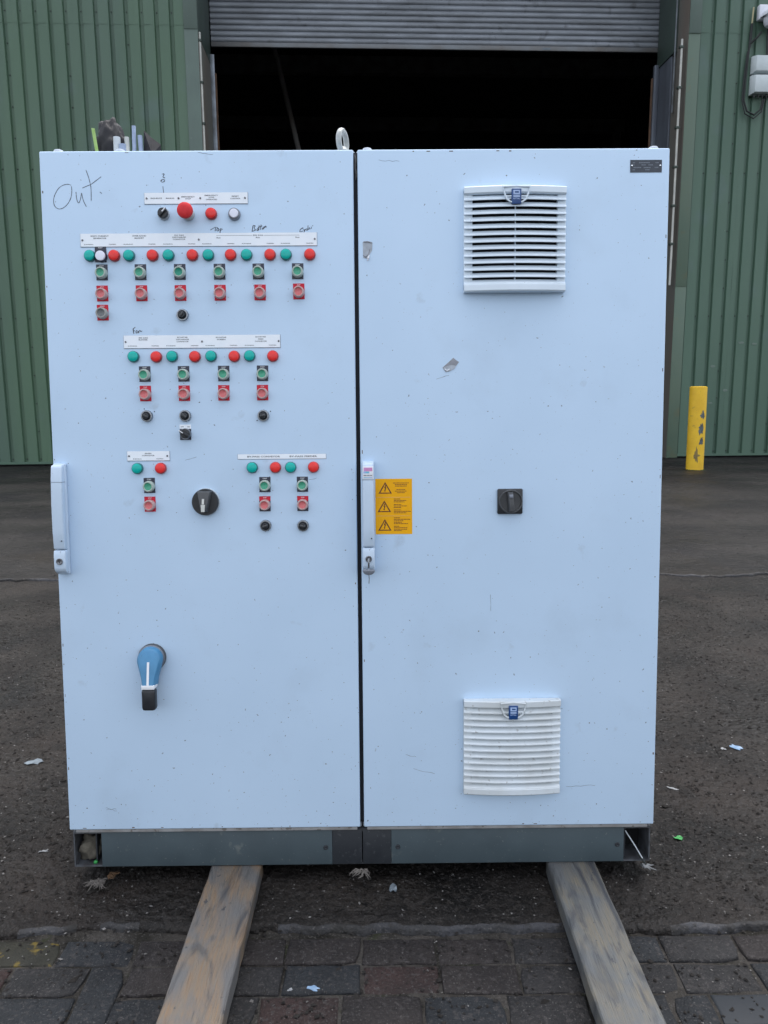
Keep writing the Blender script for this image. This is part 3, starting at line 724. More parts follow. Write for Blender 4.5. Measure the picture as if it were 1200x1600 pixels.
# security camera (turret on a bracket with a hood)
sc = empty('security_camera', wpos(6.35, -0.001, 7.22), WR)
tag(sc, 'white turret security camera with hood above the junction box', 'security camera')
mb = MB(); mb.box(-0.19, 0.10, -0.10, 0.0, -0.06, 0.17); mb.build('mounting_bracket', 'camera_white', sc, bevel=0.02)
mb = MB(); mb.lathe([(0.001, 0.13), (0.07, 0.115), (0.115, 0.06), (0.12, 0.0), (0.115, -0.06), (0.085, -0.11), (0.04, -0.13), (0.001, -0.135)], 20)
ball = mb.build('camera_ball', 'camera_white', sc, (-0.02, -0.17, -0.08))
mb = MB(); mb.lathe([(0.055, 0), (0.058, 0.02), (0.045, 0.03), (0.03, 0.028), (0.001, 0.02)], 16); mb.build('camera_lens', 'lens_glass', ball, (-0.035, -0.095, -0.045), (R(115), 0, R(-15)))
mb = MB()
vs = []; fs = []
for i in range(9):
    a = R(10 + 160 * i / 8)
    for yy in (-0.34, -0.05): vs += [(0.155 * math.cos(a), yy, 0.155 * math.sin(a)), (0.145 * math.cos(a), yy, 0.145 * math.sin(a))]
for i in range(8):
    q = i * 4; fs += [(q, q + 2, q + 6, q + 4), (q + 1, q + 5, q + 7, q + 3), (q, q + 4, q + 5, q + 1), (q + 2, q + 3, q + 7, q + 6)]
fs += [(0, 1, 3, 2), (32, 34, 35, 33)]
mb.add(vs, fs); mb.build('hood', 'camera_white', sc, (-0.02, 0, -0.05), (R(8), 0, 0))
mb = MB(); mb.tube([(0.0, -0.03, -0.06), (0.01, -0.03, -0.30), (0.03, -0.03, -0.62)], 0.014, 6); mb.build('camera_cable', 'cable_black', sc)

# yellow bollard
bo = empty('bollard', (4.815, 11.84, 0.008))
tag(bo, 'chipped yellow bollard standing before the green wall', 'bollard')
mb = MB(); mb.lathe([(0.128, -0.05), (0.128, 0.3), (0.127, 1.255), (0.124, 1.27), (0.10, 1.278), (0.001, 1.28)], 32)
mb.build('bollard_post', 'bollard_yellow', bo, rot=(0, R(-0.5), 0))
def patch(name, a0, z0, w, h, m, seed, r_=0.1288):
    rr = random.Random(seed); n = 22; vs = []; fs = []
    for ring in (0.0, 0.55, 1.0):
        for k in range(n):
            t = 2 * math.pi * k / n
            q = ring * (0.8 + 0.55 * nz3(math.cos(t) * 2.3 + seed * 1.7, math.sin(t) * 2.3) + 0.25 * nz3(k * 1.7, seed * 2.1))
            aa = a0 + (w / 2 * math.cos(t) * q) / r_; zz = z0 + h / 2 * math.sin(t) * q
            rad = r_ + (0.0012 if ring < 1 else -0.0004)
            vs.append((rad * math.cos(aa), rad * math.sin(aa), zz))
    for j in range(2):
        for k in range(n): fs.append((j * n + k, j * n + (k + 1) % n, (j + 1) * n + (k + 1) % n, (j + 1) * n + k))
    mb = MB(); mb.add(vs, fs); return mb.build(name, m, bo)
aF = R(-112)
for k, (z, w, h) in enumerate(((0.85, 0.085, 0.125), (0.64, 0.10, 0.20), (0.45, 0.08, 0.15))):
    patch('chipped_patch', aF + 0.62 - (0.12 if k == 1 else 0), z, w, h, 'bollard_chip', 20 + k)
patch('scraped_patch', aF + 0.10, 0.23, 0.07, 0.30, 'bollard_grime', 31)
patch('scraped_patch', aF + 0.10, 0.23, 0.15, 0.05, 'bollard_grime', 32)
rr = random.Random(5); mb = MB()
for k in range(70):
    a = rr.uniform(-2.9, -0.4); r_ = rr.uniform(0.125, 0.15); s = rr.uniform(0.006, 0.014)
    mb.lathe([(s, 0), (s * 0.8, s * 0.8), (0.001, s * 1.2)], 5, (r_ * math.cos(a), r_ * math.sin(a), 0.0))
tag(mb.build('moss_tuft', 'moss', bo), kind='stuff')

# ================================================================ boards under the cabinet front
def board(name, x0, x1, y0, y1, th, m, label, seed):
    rr = random.Random(seed); mb = MB()
    ys = frange(y0, y1, 0.04); vs = []; fs = []
    n = 8
    for j, y in enumerate(ys):
        c = 0.0022 * nz3(y * 9, seed); d = 0.0022 * nz3(y * 9, seed + 5)
        chipr = 0.006 * max(0, nz3(y * 14, seed + 9) - 0.15); chipl = 0.006 * max(0, nz3(y * 14, seed + 19) - 0.15)
        a, b = x0 + c + chipl, x1 + d - chipr
        vs += [(a, y, 0.0), (b, y, 0.0), (b, y, th - 0.004), (b - 0.004, y, th), (b - (b - a) * 0.33, y, th - 0.0006), (a + (b - a) * 0.33, y, th - 0.0006), (a + 0.004, y, th), (a, y, th - 0.004)]
    for j in range(len(ys) - 1):
        for k in range(n): fs.append((j * n + k, j * n + (k + 1) % n, (j + 1) * n + (k + 1) % n, (j + 1) * n + k))
    fs.append(tuple(range(n))); fs.append(tuple(reversed(range((len(ys) - 1) * n, len(ys) * n))))
    mb.add(vs, fs)
    o = mb.build(name, m, smooth=False)
    return tag(o, label, 'board', 'boards under the cabinet')
board('timber_board', -0.488, -0.349, 0.95, 1.972, 0.0455, 'board_tan', 'tan timber board with orange stain under the push button door', 3)
board('timber_board', 0.449, 0.581, 0.98, 1.972, 0.0455, 'board_grey', 'grey streaked timber board under the door with the louvred grilles', 8)

# ================================================================ THE CONTROL CABINET
# local frame: u across the doors (0 = gap between them), z up from the foot of the plinth, y into the cabinet (0 = door face)
CM = (Matrix.Translation((-0.06662, 1.93013, 0.04805)) @ Matrix.Rotation(R(0.3278), 4, 'Z') @ Matrix.Rotation(R(-4.4436), 4, 'X')
      @ Matrix.Rotation(R(0.0334), 4, 'Y'))
cab = empty('control_cabinet')
cab.matrix_world = CM
tag(cab, 'pale grey double door electrical control cabinet tilted back on two boards', 'control cabinet')
V0 = 0.115
FRONT = (R(90), 0, 0)
def L(u, v, off=0.0): return (u, -off, v + V0)
def fp(name, me, u, v, off=0.0, spin=0.0, parent=cab):
    """a part on the door face: local x right, y up, z out"""
    o = put(name, me, parent, L(u, v, off) if parent is cab else (u, v, off), (R(90), 0, 0) if parent is cab else (0, 0, spin))
    if parent is cab and spin: o.rotation_euler = (R(90), R(-spin) if False else 0, 0); o.matrix_local = Matrix.Translation(L(u, v, off)) @ Matrix.Rotation(R(90), 4, 'X') @ Matrix.Rotation(spin, 4, 'Z')
    return o
DW, DH, GAP = 0.797, 1.795, 0.0055

# shells, doors
for s in (-1, 1):
    x0, x1 = (-0.8, -0.0015) if s < 0 else (0.0015, 0.8)
    mb = MB(); mb.box(x0, x1, 0.024, 0.6, 0.103, 1.915)
    sh = mb.build('enclosure_shell', 'cabinet_shell', cab, bevel=0.004)
    mb = MB(); mb.box(x0 + 0.004, x1 - 0.004, 0.03, 0.594, 1.916, 1.919); mb.build('roof_plate', 'cabinet_shell', sh, bevel=0.001)
    mb = MB(); mb.box(x0 + 0.012, x1 - 0.012, 0.007, 0.0235, 0.1035, 0.1125); mb.build('bottom_rail', 'rail_paint', sh, bevel=0.002)
    d0, d1 = (-DW - GAP, -GAP) if s < 0 else (GAP, DW + GAP)
    mb = MB(); mb.box(d0, d1, 0.0, 0.021, V0, V0 + DH)
    dr = mb.build('door', 'cabinet_paint', cab, bevel=0.0035, bseg=3)
    mb = MB(); mb.box(d0 + 0.012, d1 - 0.012, 0.0211, 0.0239, V0 + 0.012, V0 + DH - 0.012)
    mb.build('door_seal', 'gasket', dr, smooth=False)
mb = MB(); mb.box(-0.010, 0.010, 0.0215, 0.030, 0.12, 1.91); mb.build('joint_seal', 'gasket', cab, smooth=False)
mb = MB(); mb.tube([(-0.002, 0.015, 1.902), (0.001, 0.013, 1.89), (-0.001, 0.015, 1.87), (0.003, 0.014, 1.855), (0.0, 0.016, 1.84)], [0.002, 0.003, 0.0022, 0.0036, 0.001], 6)
mb.build('sealant_remains', 'rag', cab)

# plinth
mb = MB()
mb.box(-0.8, 0.8, 0.017, 0.598, 0.0955, 0.1025); mb.box(-0.8, 0.8, 0.017, 0.598, 0.0, 0.004)
mb.box(-0.8, -0.7965, 0.0172, 0.5978, 0.0041, 0.0954); mb.box(0.7965, 0.8, 0.0172, 0.5978, 0.0041, 0.0954)
pl = mb.build('plinth', 'plinth_steel', cab, smooth=False)
mb = MB(); mb.box(-0.796, 0.796, 0.10, 0.104, 0.0041, 0.0954); mb.build('added_shade_panel', 'void_black', pl, smooth=False)  # added black panel that keeps the inside of the plinth dark
for x in (-0.74, 0.735):
    mb = MB(); mb.box(x - 0.004, x, 0.03, 0.098, 0.0041, 0.0954); mb.build('corner_stiffener', 'plinth_corner_paint', pl)
for a, b in ((-0.722, -0.084), (0.080, 0.726)):
    mb = MB(); mb.box(a, b, 0.0145, 0.0168, 0.001, 0.1015)
    pn = mb.build('plinth_panel', 'plinth_paint', pl, bevel=0.0008)
    for q in (a + 0.018, b - 0.018):
        if q < -0.7: continue
        sm = MB(); sm.lathe([(0.0068, 0.0), (0.0066, 0.0014), (0.004, 0.0022), (0.0028, 0.0010), (0.001, 0.0008)], 14)
        sm.build('plinth_screw', 'plinth_corner_paint', pl, (q, 0.0144, 0.05), FRONT)
for a, b in ((-0.0835, -0.0012), (0.0012, 0.0795)):
    mb = MB(); mb.box(a, b, 0.0152, 0.0172, 0.001, 0.1015); mb.build('plinth_corner', 'plinth_corner_paint', pl, bevel=0.0008)

# ---- legend strips ------------------------------------------------------------
def strip(u, v, w, h, items, screws, name='legend_strip', thick=0.0016):
    mb = MB(); mb.box(-w / 2, w / 2, -h / 2, h / 2, 0, thick)
    o = fp(name, mb.mesh(name, 'strip_white', bevel=0.0003, bseg=1), u, v, 0.0)
    mb = MB(); mb.box(-w / 2 - 0.0006, w / 2 + 0.0009, -h / 2 - 0.0012, h / 2 + 0.0003, 0.0, thick * 0.6)  # dark copy reaching lower and further right: painted drop shadow of the strip
    fp('strip_shadow', mb.mesh('strip_shadow', 'strip_shadow_seam'), 0, 0, 0, parent=o)
    t = MB()
    for (s, x, y, hh, ww) in items: text_into(t, s, x - u, y, hh, ww, z=thick + 0.0002)
    if t.v: fp('lettering', t.mesh('lettering', 'print_ink', smooth=False), 0, 0, 0, parent=o)
    for x in screws:
        sm = shared('strip_screw', lambda: MB().lathe([(0.0026, 0.0), (0.0025, 0.0012), (0.0012, 0.0017), (0.0005, 0.0012)], 10).mesh('strip_screw', 'screw_steel'))
        fp('strip_screw', sm, x - u, 0, thick, parent=o)
    return o
q1 = lambda p: -0.407 + (p - 306.35) / 161.7 * 0.263
strip(-0.407, 1.677, 0.263, 0.0275,
      [('SEQUENCE', q1(244), -0.0015, 0.0030, 0.029), ('MANUAL', q1(266), -0.0015, 0.0030, 0.022), ('EMERGENCY', q1(294), 0.0018, 0.0030, 0.034), ('STOP', q1(294), -0.0032, 0.0030, 0.014),
       ('EMERGENCY', q1(330.5), 0.0050, 0.0030, 0.034), ('STOP', q1(330.5), 0.0, 0.0030, 0.014), ('OPERATED', q1(330.5), -0.0052, 0.0030, 0.029),
       ('RESET', q1(368), 0.0026, 0.0030, 0.018), ('CONTROL', q1(368), -0.0030, 0.0030, 0.026)], [q1(229), q1(279), q1(313), q1(383)])
q2 = lambda p: -0.403 + (p - 310.4) / 369.8 * 0.605
it = [('EDDY CURRENT', q2(155.8), 0.0085, 0.0032, 0.046), ('SEPARATOR', q2(155.8), 0.0030, 0.0032, 0.034), ('OVER BAND', q2(217.5), 0.0085, 0.0032, 0.036), ('MAGNET', q2(217.5), 0.0030, 0.0032, 0.024),
      ('ZIG ZAG', q2(279.7), 0.0095, 0.0030, 0.025), ('DISCHARGE', q2(279.7), 0.0045, 0.0030, 0.034), ('CONVEYOR', q2(279.7), -0.0006, 0.0030, 0.032),
      ('ZIG ZAG', q2(403), 0.0085, 0.0030, 0.026)]
it += [('Run', q2(p), 0.0028, 0.0032, 0.010) for p in (341.5, 403, 465)]
it += [(('RUNNING', 'TRIPPED')[k % 2], q2(p), -0.0118, 0.0022, (0.0235, 0.019)[k % 2]) for k, p in enumerate((138, 175, 200, 237, 262, 299, 323, 360, 385, 422, 446, 484))]
s2 = strip(-0.403, 1.574, 0.605, 0.0325, it, [q2(128.5), q2(310.5), q2(492)])
mb = MB()
for a, b in ((338, 394), (412, 468)): mb.box(q2(a) + 0.403, q2(b) + 0.403, 0.0095, 0.0101, 0.0016, 0.0018)
fp('bracket_line', mb.mesh('bracket_line', 'print_ink'), 0, 0, 0, parent=s2)
q3 = lambda p: -0.402 + (p - 315.9) / 244.8 * 0.405
it = [('ZIG ZAG', q3(224), 0.0085, 0.0030, 0.024), ('BLOWER', q3(224), 0.0035, 0.0032, 0.023), ('ECOSTAR', q3(285.5), 0.0092, 0.0030, 0.027), ('DISCHARGE', q3(285.5), 0.0038, 0.0030, 0.033), ('CONVEYOR', q3(285.5), -0.0016, 0.0030, 0.031),
      ('ECOSTAR', q3(346), 0.0085, 0.0030, 0.027), ('SCREEN', q3(346), 0.0032, 0.0030, 0.022), ('ECOSTAR', q3(408), 0.0092, 0.0030, 0.027), ('FEED', q3(408), 0.0036, 0.0030, 0.014), ('CONVEYOR', q3(408), -0.0020, 0.0030, 0.031)]
it += [(('RUNNING', 'TRIPPED')[k % 2], q3(p), -0.0118, 0.0022, (0.0235, 0.020)[k % 2]) for k, p in enumerate((207, 242.5, 267, 304, 328.5, 365, 390, 426))]
strip(-0.402, 1.317, 0.405, 0.0325, it, [q3(196.5), q3(316), q3(436)])
q4 = lambda p: -0.551 + (p - 232.1) / 66.9 * 0.111
strip(-0.551, 1.022, 0.111, 0.0245, [('FINES', q4(232), 0.0048, 0.0032, 0.017), ('CONVEYOR', q4(232), -0.0006, 0.0032, 0.033), ('RUNNING', q4(214.5), -0.0088, 0.0022, 0.022), ('TRIPPED', q4(250), -0.0088, 0.0022, 0.019)], [q4(201.5), q4(262)])
q5 = lambda p: -0.201 + (p - 440.4) / 137.8 * 0.232
strip(-0.201, 1.018, 0.232, 0.0125, [('BY-PASS CONVEYOR', q5(412), -0.002, 0.0040, 0.086), ('BY-PASS FEEDER', q5(474), -0.002, 0.0040, 0.072)], [], thick=0.0006)

# ---- indicator lamps ------------------------------------------------------------
def lamp_meshes(c):
    rim = MB().lathe([(0.0149, 0.0), (0.0149, 0.004), (0.0142, 0.0085), (0.0128, 0.0098), (0.0126, 0.006)], 24).mesh('indicator_lamp', c + '_rim')
    lens = MB().lathe([(0.0126, 0.006), (0.0130, 0.0100), (0.0122, 0.0122), (0.0095, 0.0136), (0.005, 0.0142), (0.0005, 0.0144)], 24).mesh('lens', c)
    return rim, lens
def lamp(u, v, c):
    rim, lens = shared(('lamp', c), lambda: lamp_meshes(c))
    o = fp('indicator_lamp', rim, u, v, 0); fp('lens', lens, 0, 0, 0, parent=o); return o
cols2 = [-0.682, -0.582, -0.481, -0.379, -0.281, -0.180]
reds2 = [-0.620, -0.522, -0.420, -0.322, -0.221, -0.119]
for u in cols2: lamp(u, 1.5345, 'lens_green')
for u in reds2: lamp(u, 1.5345, 'lens_red')
for u in (-0.580, -0.480, -0.379, -0.279): lamp(u, 1.279, 'lens_green')
for u in (-0.521, -0.421, -0.319, -0.219): lamp(u, 1.278, 'lens_red')
for u in (-0.580, -0.279, -0.178): lamp(u, 0.9895, 'lens_green')
for u in (-0.519, -0.218, -0.118): lamp(u, 0.9895, 'lens_red')
lamp(-0.369, 1.6375, 'lens_red')

# ---- push buttons with legend plates ------------------------------------------------------------
def plate_mesh(m, band=None):
    return MB().box(-0.0147, 0.0147, -0.0200, 0.0200, 0, 0.0012).mesh('legend_plate', m, bevel=0.0004, bseg=1)
def ptext(s):
    t = MB(); text_into(t, s, 0, 0.0148, 0.0026, 0.0115 if len(s) > 4 else 0.009, z=0.0015); return t.mesh('legend_text', 'print_white', smooth=False)
def push(u, v, kind, plate, text, dy=-0.0025, dx=0.0):
    boot = {'green': 'boot_clear', 'green_deep': 'boot_clear', 'red': 'boot_pink', 'grey': 'boot_grey'}[kind]
    collar = shared(('collar', boot), lambda: MB().lathe([(0.0148, 0.0), (0.0148, 0.007), (0.0142, 0.0105), (0.0139, 0.0150), (0.0126, 0.0172), (0.0108, 0.0174), (0.0098, 0.0160), (0.0094, 0.0095)], 24).mesh('push_button', boot))
    cap = shared(('cap', kind), lambda: MB().lathe([(0.0094, 0.0100), (0.0094, 0.0150), (0.0082, 0.0146), (0.005, 0.0136), (0.0005, 0.0132)], 20).mesh('button_cap', 'cap_' + kind))
    o = fp('push_button', collar, u + dx, v + dy, 0.0)
    fp('button_cap', cap, 0, 0, 0, parent=o)
    pm = shared(('plate', plate), lambda: plate_mesh('legend_black' if plate != 'red' else 'legend_red'))
    lp = fp('legend_plate', pm, -dx, -dy, 0.0, spin=R(rnd.uniform(-0.8, 0.8)), parent=o)
    if plate == 'half':
        bm_ = shared('band', lambda: MB().box(-0.0147, 0.0147, 0.0072, 0.0200, 0.0013, 0.0014).mesh('red_band', 'legend_red'))
        fp('red_band', bm_, -dx, -dy, 0.0, parent=o)
    fp('legend_text', shared(('pt', text), lambda: ptext(text)), -dx, -dy, 0.0, parent=o)
    return o
for k, u in enumerate((-0.654, -0.555, -0.454, -0.352, -0.252, -0.151)):
    push(u, 1.4935, 'green_deep' if k == 2 else 'green', 'black', 'START')
for u in (-0.655, -0.554, -0.454, -0.352, -0.249, -0.149): push(u, 1.4405 if u != -0.149 else 1.4425, 'red', 'red', 'STOP')
push(-0.656, 1.392, 'grey', 'red', 'RESET')
for u in (-0.553, -0.452, -0.348, -0.247): push(u, 1.2345, 'green', 'black', 'START')
for u in (-0.553, -0.452, -0.349, -0.248): push(u, 1.1845, 'red', 'red', 'STOP')
for u in (-0.551, -0.247, -0.148): push(u, 0.9445, 'green', 'black', 'START')
push(-0.551, 0.895, 'red', 'red', 'STOP')
for u in (-0.248, -0.148): push(u, 0.8935, 'red', 'half', 'STOP')
# white illuminated button squeezed in beside the first lamp
wb = fp('push_button', MB().lathe([(0.0146, 0.0), (0.0146, 0.006), (0.0135, 0.010), (0.0125, 0.0102), (0.0124, 0.008)], 24).mesh('push_button', 'legend_black'), -0.6525, 1.5325, 0.0015)
fp('button_cap', MB().lathe([(0.0125, 0.007), (0.0125, 0.0135), (0.0115, 0.0150), (0.006, 0.0156), (0.0005, 0.0157)], 24).mesh('button_cap', 'lens_white'), 0, 0, 0, parent=wb)
fp('legend_plate', plate_mesh('legend_black'), -0.0030, 0.0065, -0.0012, parent=wb)
fp('legend_text', ptext('RESET'), -0.0030, 0.0065, -0.0012, parent=wb)
# white reset button under the top strip
wb = fp('push_button', MB().lathe([(0.0155, 0.0), (0.0155, 0.006), (0.0146, 0.010), (0.0118, 0.0112), (0.0114, 0.009)], 28).mesh('push_button', 'grey_bezel'), -0.310, 1.636, 0)
fp('button_cap', MB().lathe([(0.0112, 0.008), (0.0112, 0.0125), (0.0100, 0.0138), (0.005, 0.0142), (0.0005, 0.0142)], 24).mesh('button_cap', 'lens_white'), 0, 0, 0, parent=wb)
# emergency stop mushroom
es = fp('emergency_stop', MB().lathe([(0.0165, 0.0), (0.0165, 0.009), (0.0150, 0.012), (0.0115, 0.013), (0.0115, 0.030)], 28).mesh('emergency_stop', 'conduit_grey'), -0.428, 1.637, 0)
fp('mushroom_head', MB().lathe([(0.0115, 0.026), (0.0185, 0.029), (0.0199, 0.033), (0.0199, 0.037), (0.0186, 0.0415), (0.014, 0.0446), (0.007, 0.0456), (0.0005, 0.0458)], 32).mesh('mushroom_head', 'mushroom_red'), 0, 0, 0, parent=es)

# ---- selectors and speed knobs ------------------------------------------------------------
def pointer_knob(m, w=0.0055, l=0.0135, h0=0.008, h1=0.019):
    pts = [(-w / 2, -l * 0.85), (w / 2, -l * 0.85), (w / 2 * 1.1, l * 0.6), (0, l), (-w / 2 * 1.1, l * 0.6)]
    return MB().prism(pts, h0, h1).mesh('pointer_grip', m, bevel=0.001)
sl = fp('selector_switch', MB().lathe([(0.0150, 0.0), (0.0150, 0.006), (0.0142, 0.009), (0.0132, 0.009)], 28).mesh('selector_switch', 'conduit_grey'), -0.490, 1.6375, 0)
fp('knob', MB().lathe([(0.0132, 0.006), (0.0130, 0.0150), (0.0118, 0.0175), (0.0005, 0.0178)], 28).mesh('knob', 'black_plastic'), 0, 0, 0, parent=sl)
fp('pointer_grip', pointer_knob('black_plastic', 0.007, 0.0150, 0.015, 0.024), 0, 0, 0, spin=R(-42), parent=sl)
fp('pointer_line', MB().box(-0.0013, 0.0013, 0.001, 0.0138, 0.0241, 0.0245).mesh('pointer_line', 'print_white'), 0, 0, 0, spin=R(-42), parent=sl)
def pot(u, v, spin, dots=()):
    ring = shared('pot_ring', lambda: MB().lathe([(0.0152, 0.0), (0.0152, 0.0055), (0.0144, 0.0078), (0.0116, 0.0080), (0.0112, 0.005)], 28).mesh('speed_knob', 'chrome'))
    kn = shared('pot_knob', lambda: MB().lathe([(0.0112, 0.004), (0.0110, 0.0080), (0.0098, 0.0092), (0.0082, 0.0085), (0.0078, 0.0140), (0.0070, 0.0160), (0.0045, 0.0163), (0.004, 0.0150), (0.0005, 0.0150)], 28).mesh('knob', 'black_plastic'))
    pt = shared('pot_pt', lambda: MB().box(-0.0008, 0.0008, 0.0035, 0.0085, 0.0172, 0.0178).mesh('pointer_line', 'charcoal_plastic'))
    gp = shared('pot_gp', lambda: pointer_knob('charcoal_plastic', 0.0048, 0.0085, 0.014, 0.0195))
    o = fp('speed_knob', ring, u, v, 0); fp('knob', kn, 0, 0, 0, parent=o); fp('pointer_grip', gp, 0, 0, 0, spin=spin, parent=o); fp('pointer_line', pt, 0, 0, 0.002, spin=spin, parent=o)
    dm = shared('dot', lambda: MB().lathe([(0.0016, 0.0), (0.0014, 0.0006), (0.0003, 0.0007)], 8).mesh('scale_dot', 'ink'))
    for (x, y) in dots: fp('scale_dot', dm, x, y, 0, parent=o)
pot(-0.450, 1.3845, R(140)); pot(-0.551, 1.126, R(60), [(-0.007, 0.0185), (0.0195, 0.0115)]); pot(-0.451, 1.126, R(50)); pot(-0.247, 1.125, R(100), [(0.0185, 0.011), (-0.017, -0.0125)])
pot(-0.247, 0.836, R(110)); pot(-0.148, 0.835, R(80))
ss = fp('selector_switch', MB().box(-0.0148, 0.0148, -0.0200, 0.0090, 0, 0.0014).mesh('selector_switch', 'legend_black', bevel=0.0004, bseg=1), -0.452, 1.083, 0)
fp('legend_plate', MB().box(-0.0148, 0.0148, 0.0092, 0.0200, 0, 0.0014).mesh('legend_plate', 'strip_white'), 0, 0, 0, parent=ss)
t = MB(); text_into(t, 'OFF', -0.008, 0.0128, 0.0028, 0.0085, z=0.0016); text_into(t, 'ON', 0.0085, 0.0128, 0.0028, 0.007, z=0.0016)
fp('legend_text', t.mesh('legend_text', 'print_ink', smooth=False), 0, 0, 0, parent=ss)
fp('bezel_ring', MB().lathe([(0.0146, 0.0), (0.0146, 0.007), (0.0138, 0.009), (0.0126, 0.009)], 28).mesh('bezel_ring', 'chrome'), 0.001, -0.004, 0, parent=ss)
fp('knob', MB().lathe([(0.0127, 0.006), (0.0125, 0.0140), (0.0110, 0.0160), (0.0005, 0.0165)], 28).mesh('knob', 'black_plastic'), 0.001, -0.004, 0, parent=ss)
fp('pointer_grip', pointer_knob('black_plastic', 0.0075, 0.0165, 0.013, 0.024), 0.001, -0.004, 0, spin=R(55), parent=ss)
fp('pointer_line', MB().box(-0.0011, 0.0011, 0.003, 0.0155, 0.0241, 0.0245).mesh('pointer_line', 'print_white'), 0.001, -0.004, 0, spin=R(55), parent=ss)
# big round isolator knob
rk = fp('isolator_knob', MB().lathe([(0.0365, 0.0), (0.0365, 0.005), (0.0355, 0.0075), (0.033, 0.008)], 40).mesh('isolator_knob', 'conduit_grey'), -0.403, 0.900, 0)
fp('dial', MB().lathe([(0.0352, 0.006), (0.0350, 0.014), (0.0335, 0.0165), (0.0005, 0.017)], 40).mesh('dial', 'black_plastic'), 0, 0, 0, parent=rk)
mb = MB(); mb.add([(-0.020, 0.030, 0.0165), (0.020, 0.030, 0.0165), (0.009, -0.026, 0.0165), (-0.009, -0.026, 0.0165), (-0.016, 0.027, 0.030), (0.016, 0.027, 0.030), (0.0065, -0.022, 0.040), (-0.0065, -0.022, 0.040)],
                   [(0, 1, 2, 3), (4, 7, 6, 5), (0, 4, 5, 1), (1, 5, 6, 2), (2, 6, 7, 3), (3, 7, 4, 0)])
fp('grip', mb.mesh('grip', 'charcoal_plastic', bevel=0.002), 0, 0, 0, parent=rk)
mb = MB(); mb.add([(-0.003, 0.010, 0.0350), (0.003, 0.010, 0.0350), (0.003, -0.004, 0.0385), (-0.003, -0.004, 0.0385), (-0.0055, -0.005, 0.0390), (0.0055, -0.005, 0.0390), (0.0045, -0.0235, 0.0412), (-0.0045, -0.0235, 0.0412)],
                   [(0, 3, 2, 1), (4, 7, 6, 5)])
fp('pointer_line', mb.mesh('pointer_line', 'cream_paint', smooth=False), 0, 0, 0.0015, parent=rk)

# ---- blue main switch lever ------------------------------------------------------------
ms = fp('main_switch', MB().lathe([(0.0370, 0.0), (0.0370, 0.007), (0.0350, 0.011), (0.030, 0.0125), (0.0005, 0.0125)], 40).mesh('main_switch', 'charcoal_plastic'), -0.5585, 0.483, 0)
fp('chrome_ring', MB().lathe([(0.0355, 0.0112), (0.0350, 0.0128), (0.0315, 0.0136), (0.0310, 0.0125)], 40).mesh('chrome_ring', 'grey_bezel'), 0, 0, 0, parent=ms)
mb = MB(); n = 18
out = []
for k in range(n + 1):
    a = R(-20 + 220 * k / n); out.append((0.0325 * math.cos(a), 0.0325 * math.sin(a)))
out += [(-0.0250, -0.030), (-0.0195, -0.0500), (-0.0165, -0.070), (0.0165, -0.070), (0.0195, -0.0500), (0.0250, -0.030)]
def lever_z(y): return 0.034 + 0.2 * (0.03 - y)
nn = len(out)
vs = [(x, y, 0.013) for x, y in out] + [(x * 0.97, y * 0.985, lever_z(y) - 0.006) for x, y in out] + [(x * 0.80, y * 0.90 - 0.002, lever_z(y * 0.90 - 0.002)) for x, y in out]
fs = [tuple(reversed(range(nn))), tuple(range(2 * nn, 3 * nn))] + [(r_ * nn + i, r_ * nn + (i + 1) % nn, (r_ + 1) * nn + (i + 1) % nn, (r_ + 1) * nn + i) for r_ in (0, 1) for i in range(nn)]
mb.add(vs, fs)
lv = fp('lever', mb.mesh('lever', 'handle_blue', angle=45), 0, 0, 0, parent=ms)
mb = MB()
for (x0, x1, y0, y1) in ((-0.0030, 0.0030, -0.062, -0.003), ): mb.add([(x0, y1, lever_z(y1) + 0.0012), (x1, y1, lever_z(y1) + 0.0012), (x1, y0, lever_z(y0) + 0.0012), (x0, y0, lever_z(y0) + 0.0012), (x0, y1, lever_z(y1) - 0.004), (x1, y1, lever_z(y1) - 0.004), (x1, y0, lever_z(y0) - 0.004), (x0, y0, lever_z(y0) - 0.004)], [(0, 3, 2, 1), (4, 5, 6, 7), (0, 1, 5, 4), (1, 2, 6, 5), (2, 3, 7, 6), (3, 0, 4, 7)])
fp('pointer_line', mb.mesh('pointer_line', 'print_white'), 0, 0, 0, parent=ms)
mb = MB(); mb.box(-0.0168, 0.0168, -0.0735, -0.0625, 0.020, 0.0540); fp('white_band', mb.mesh('white_band', 'print_white', bevel=0.001), 0, 0, 0, parent=ms)
mb = MB(); mb.box(-0.0185, 0.0185, -0.132, -0.0732, 0.026, 0.0530); fp('grip', mb.mesh('grip', 'black_plastic', bevel=0.008, bseg=3), 0, 0, 0, parent=ms)

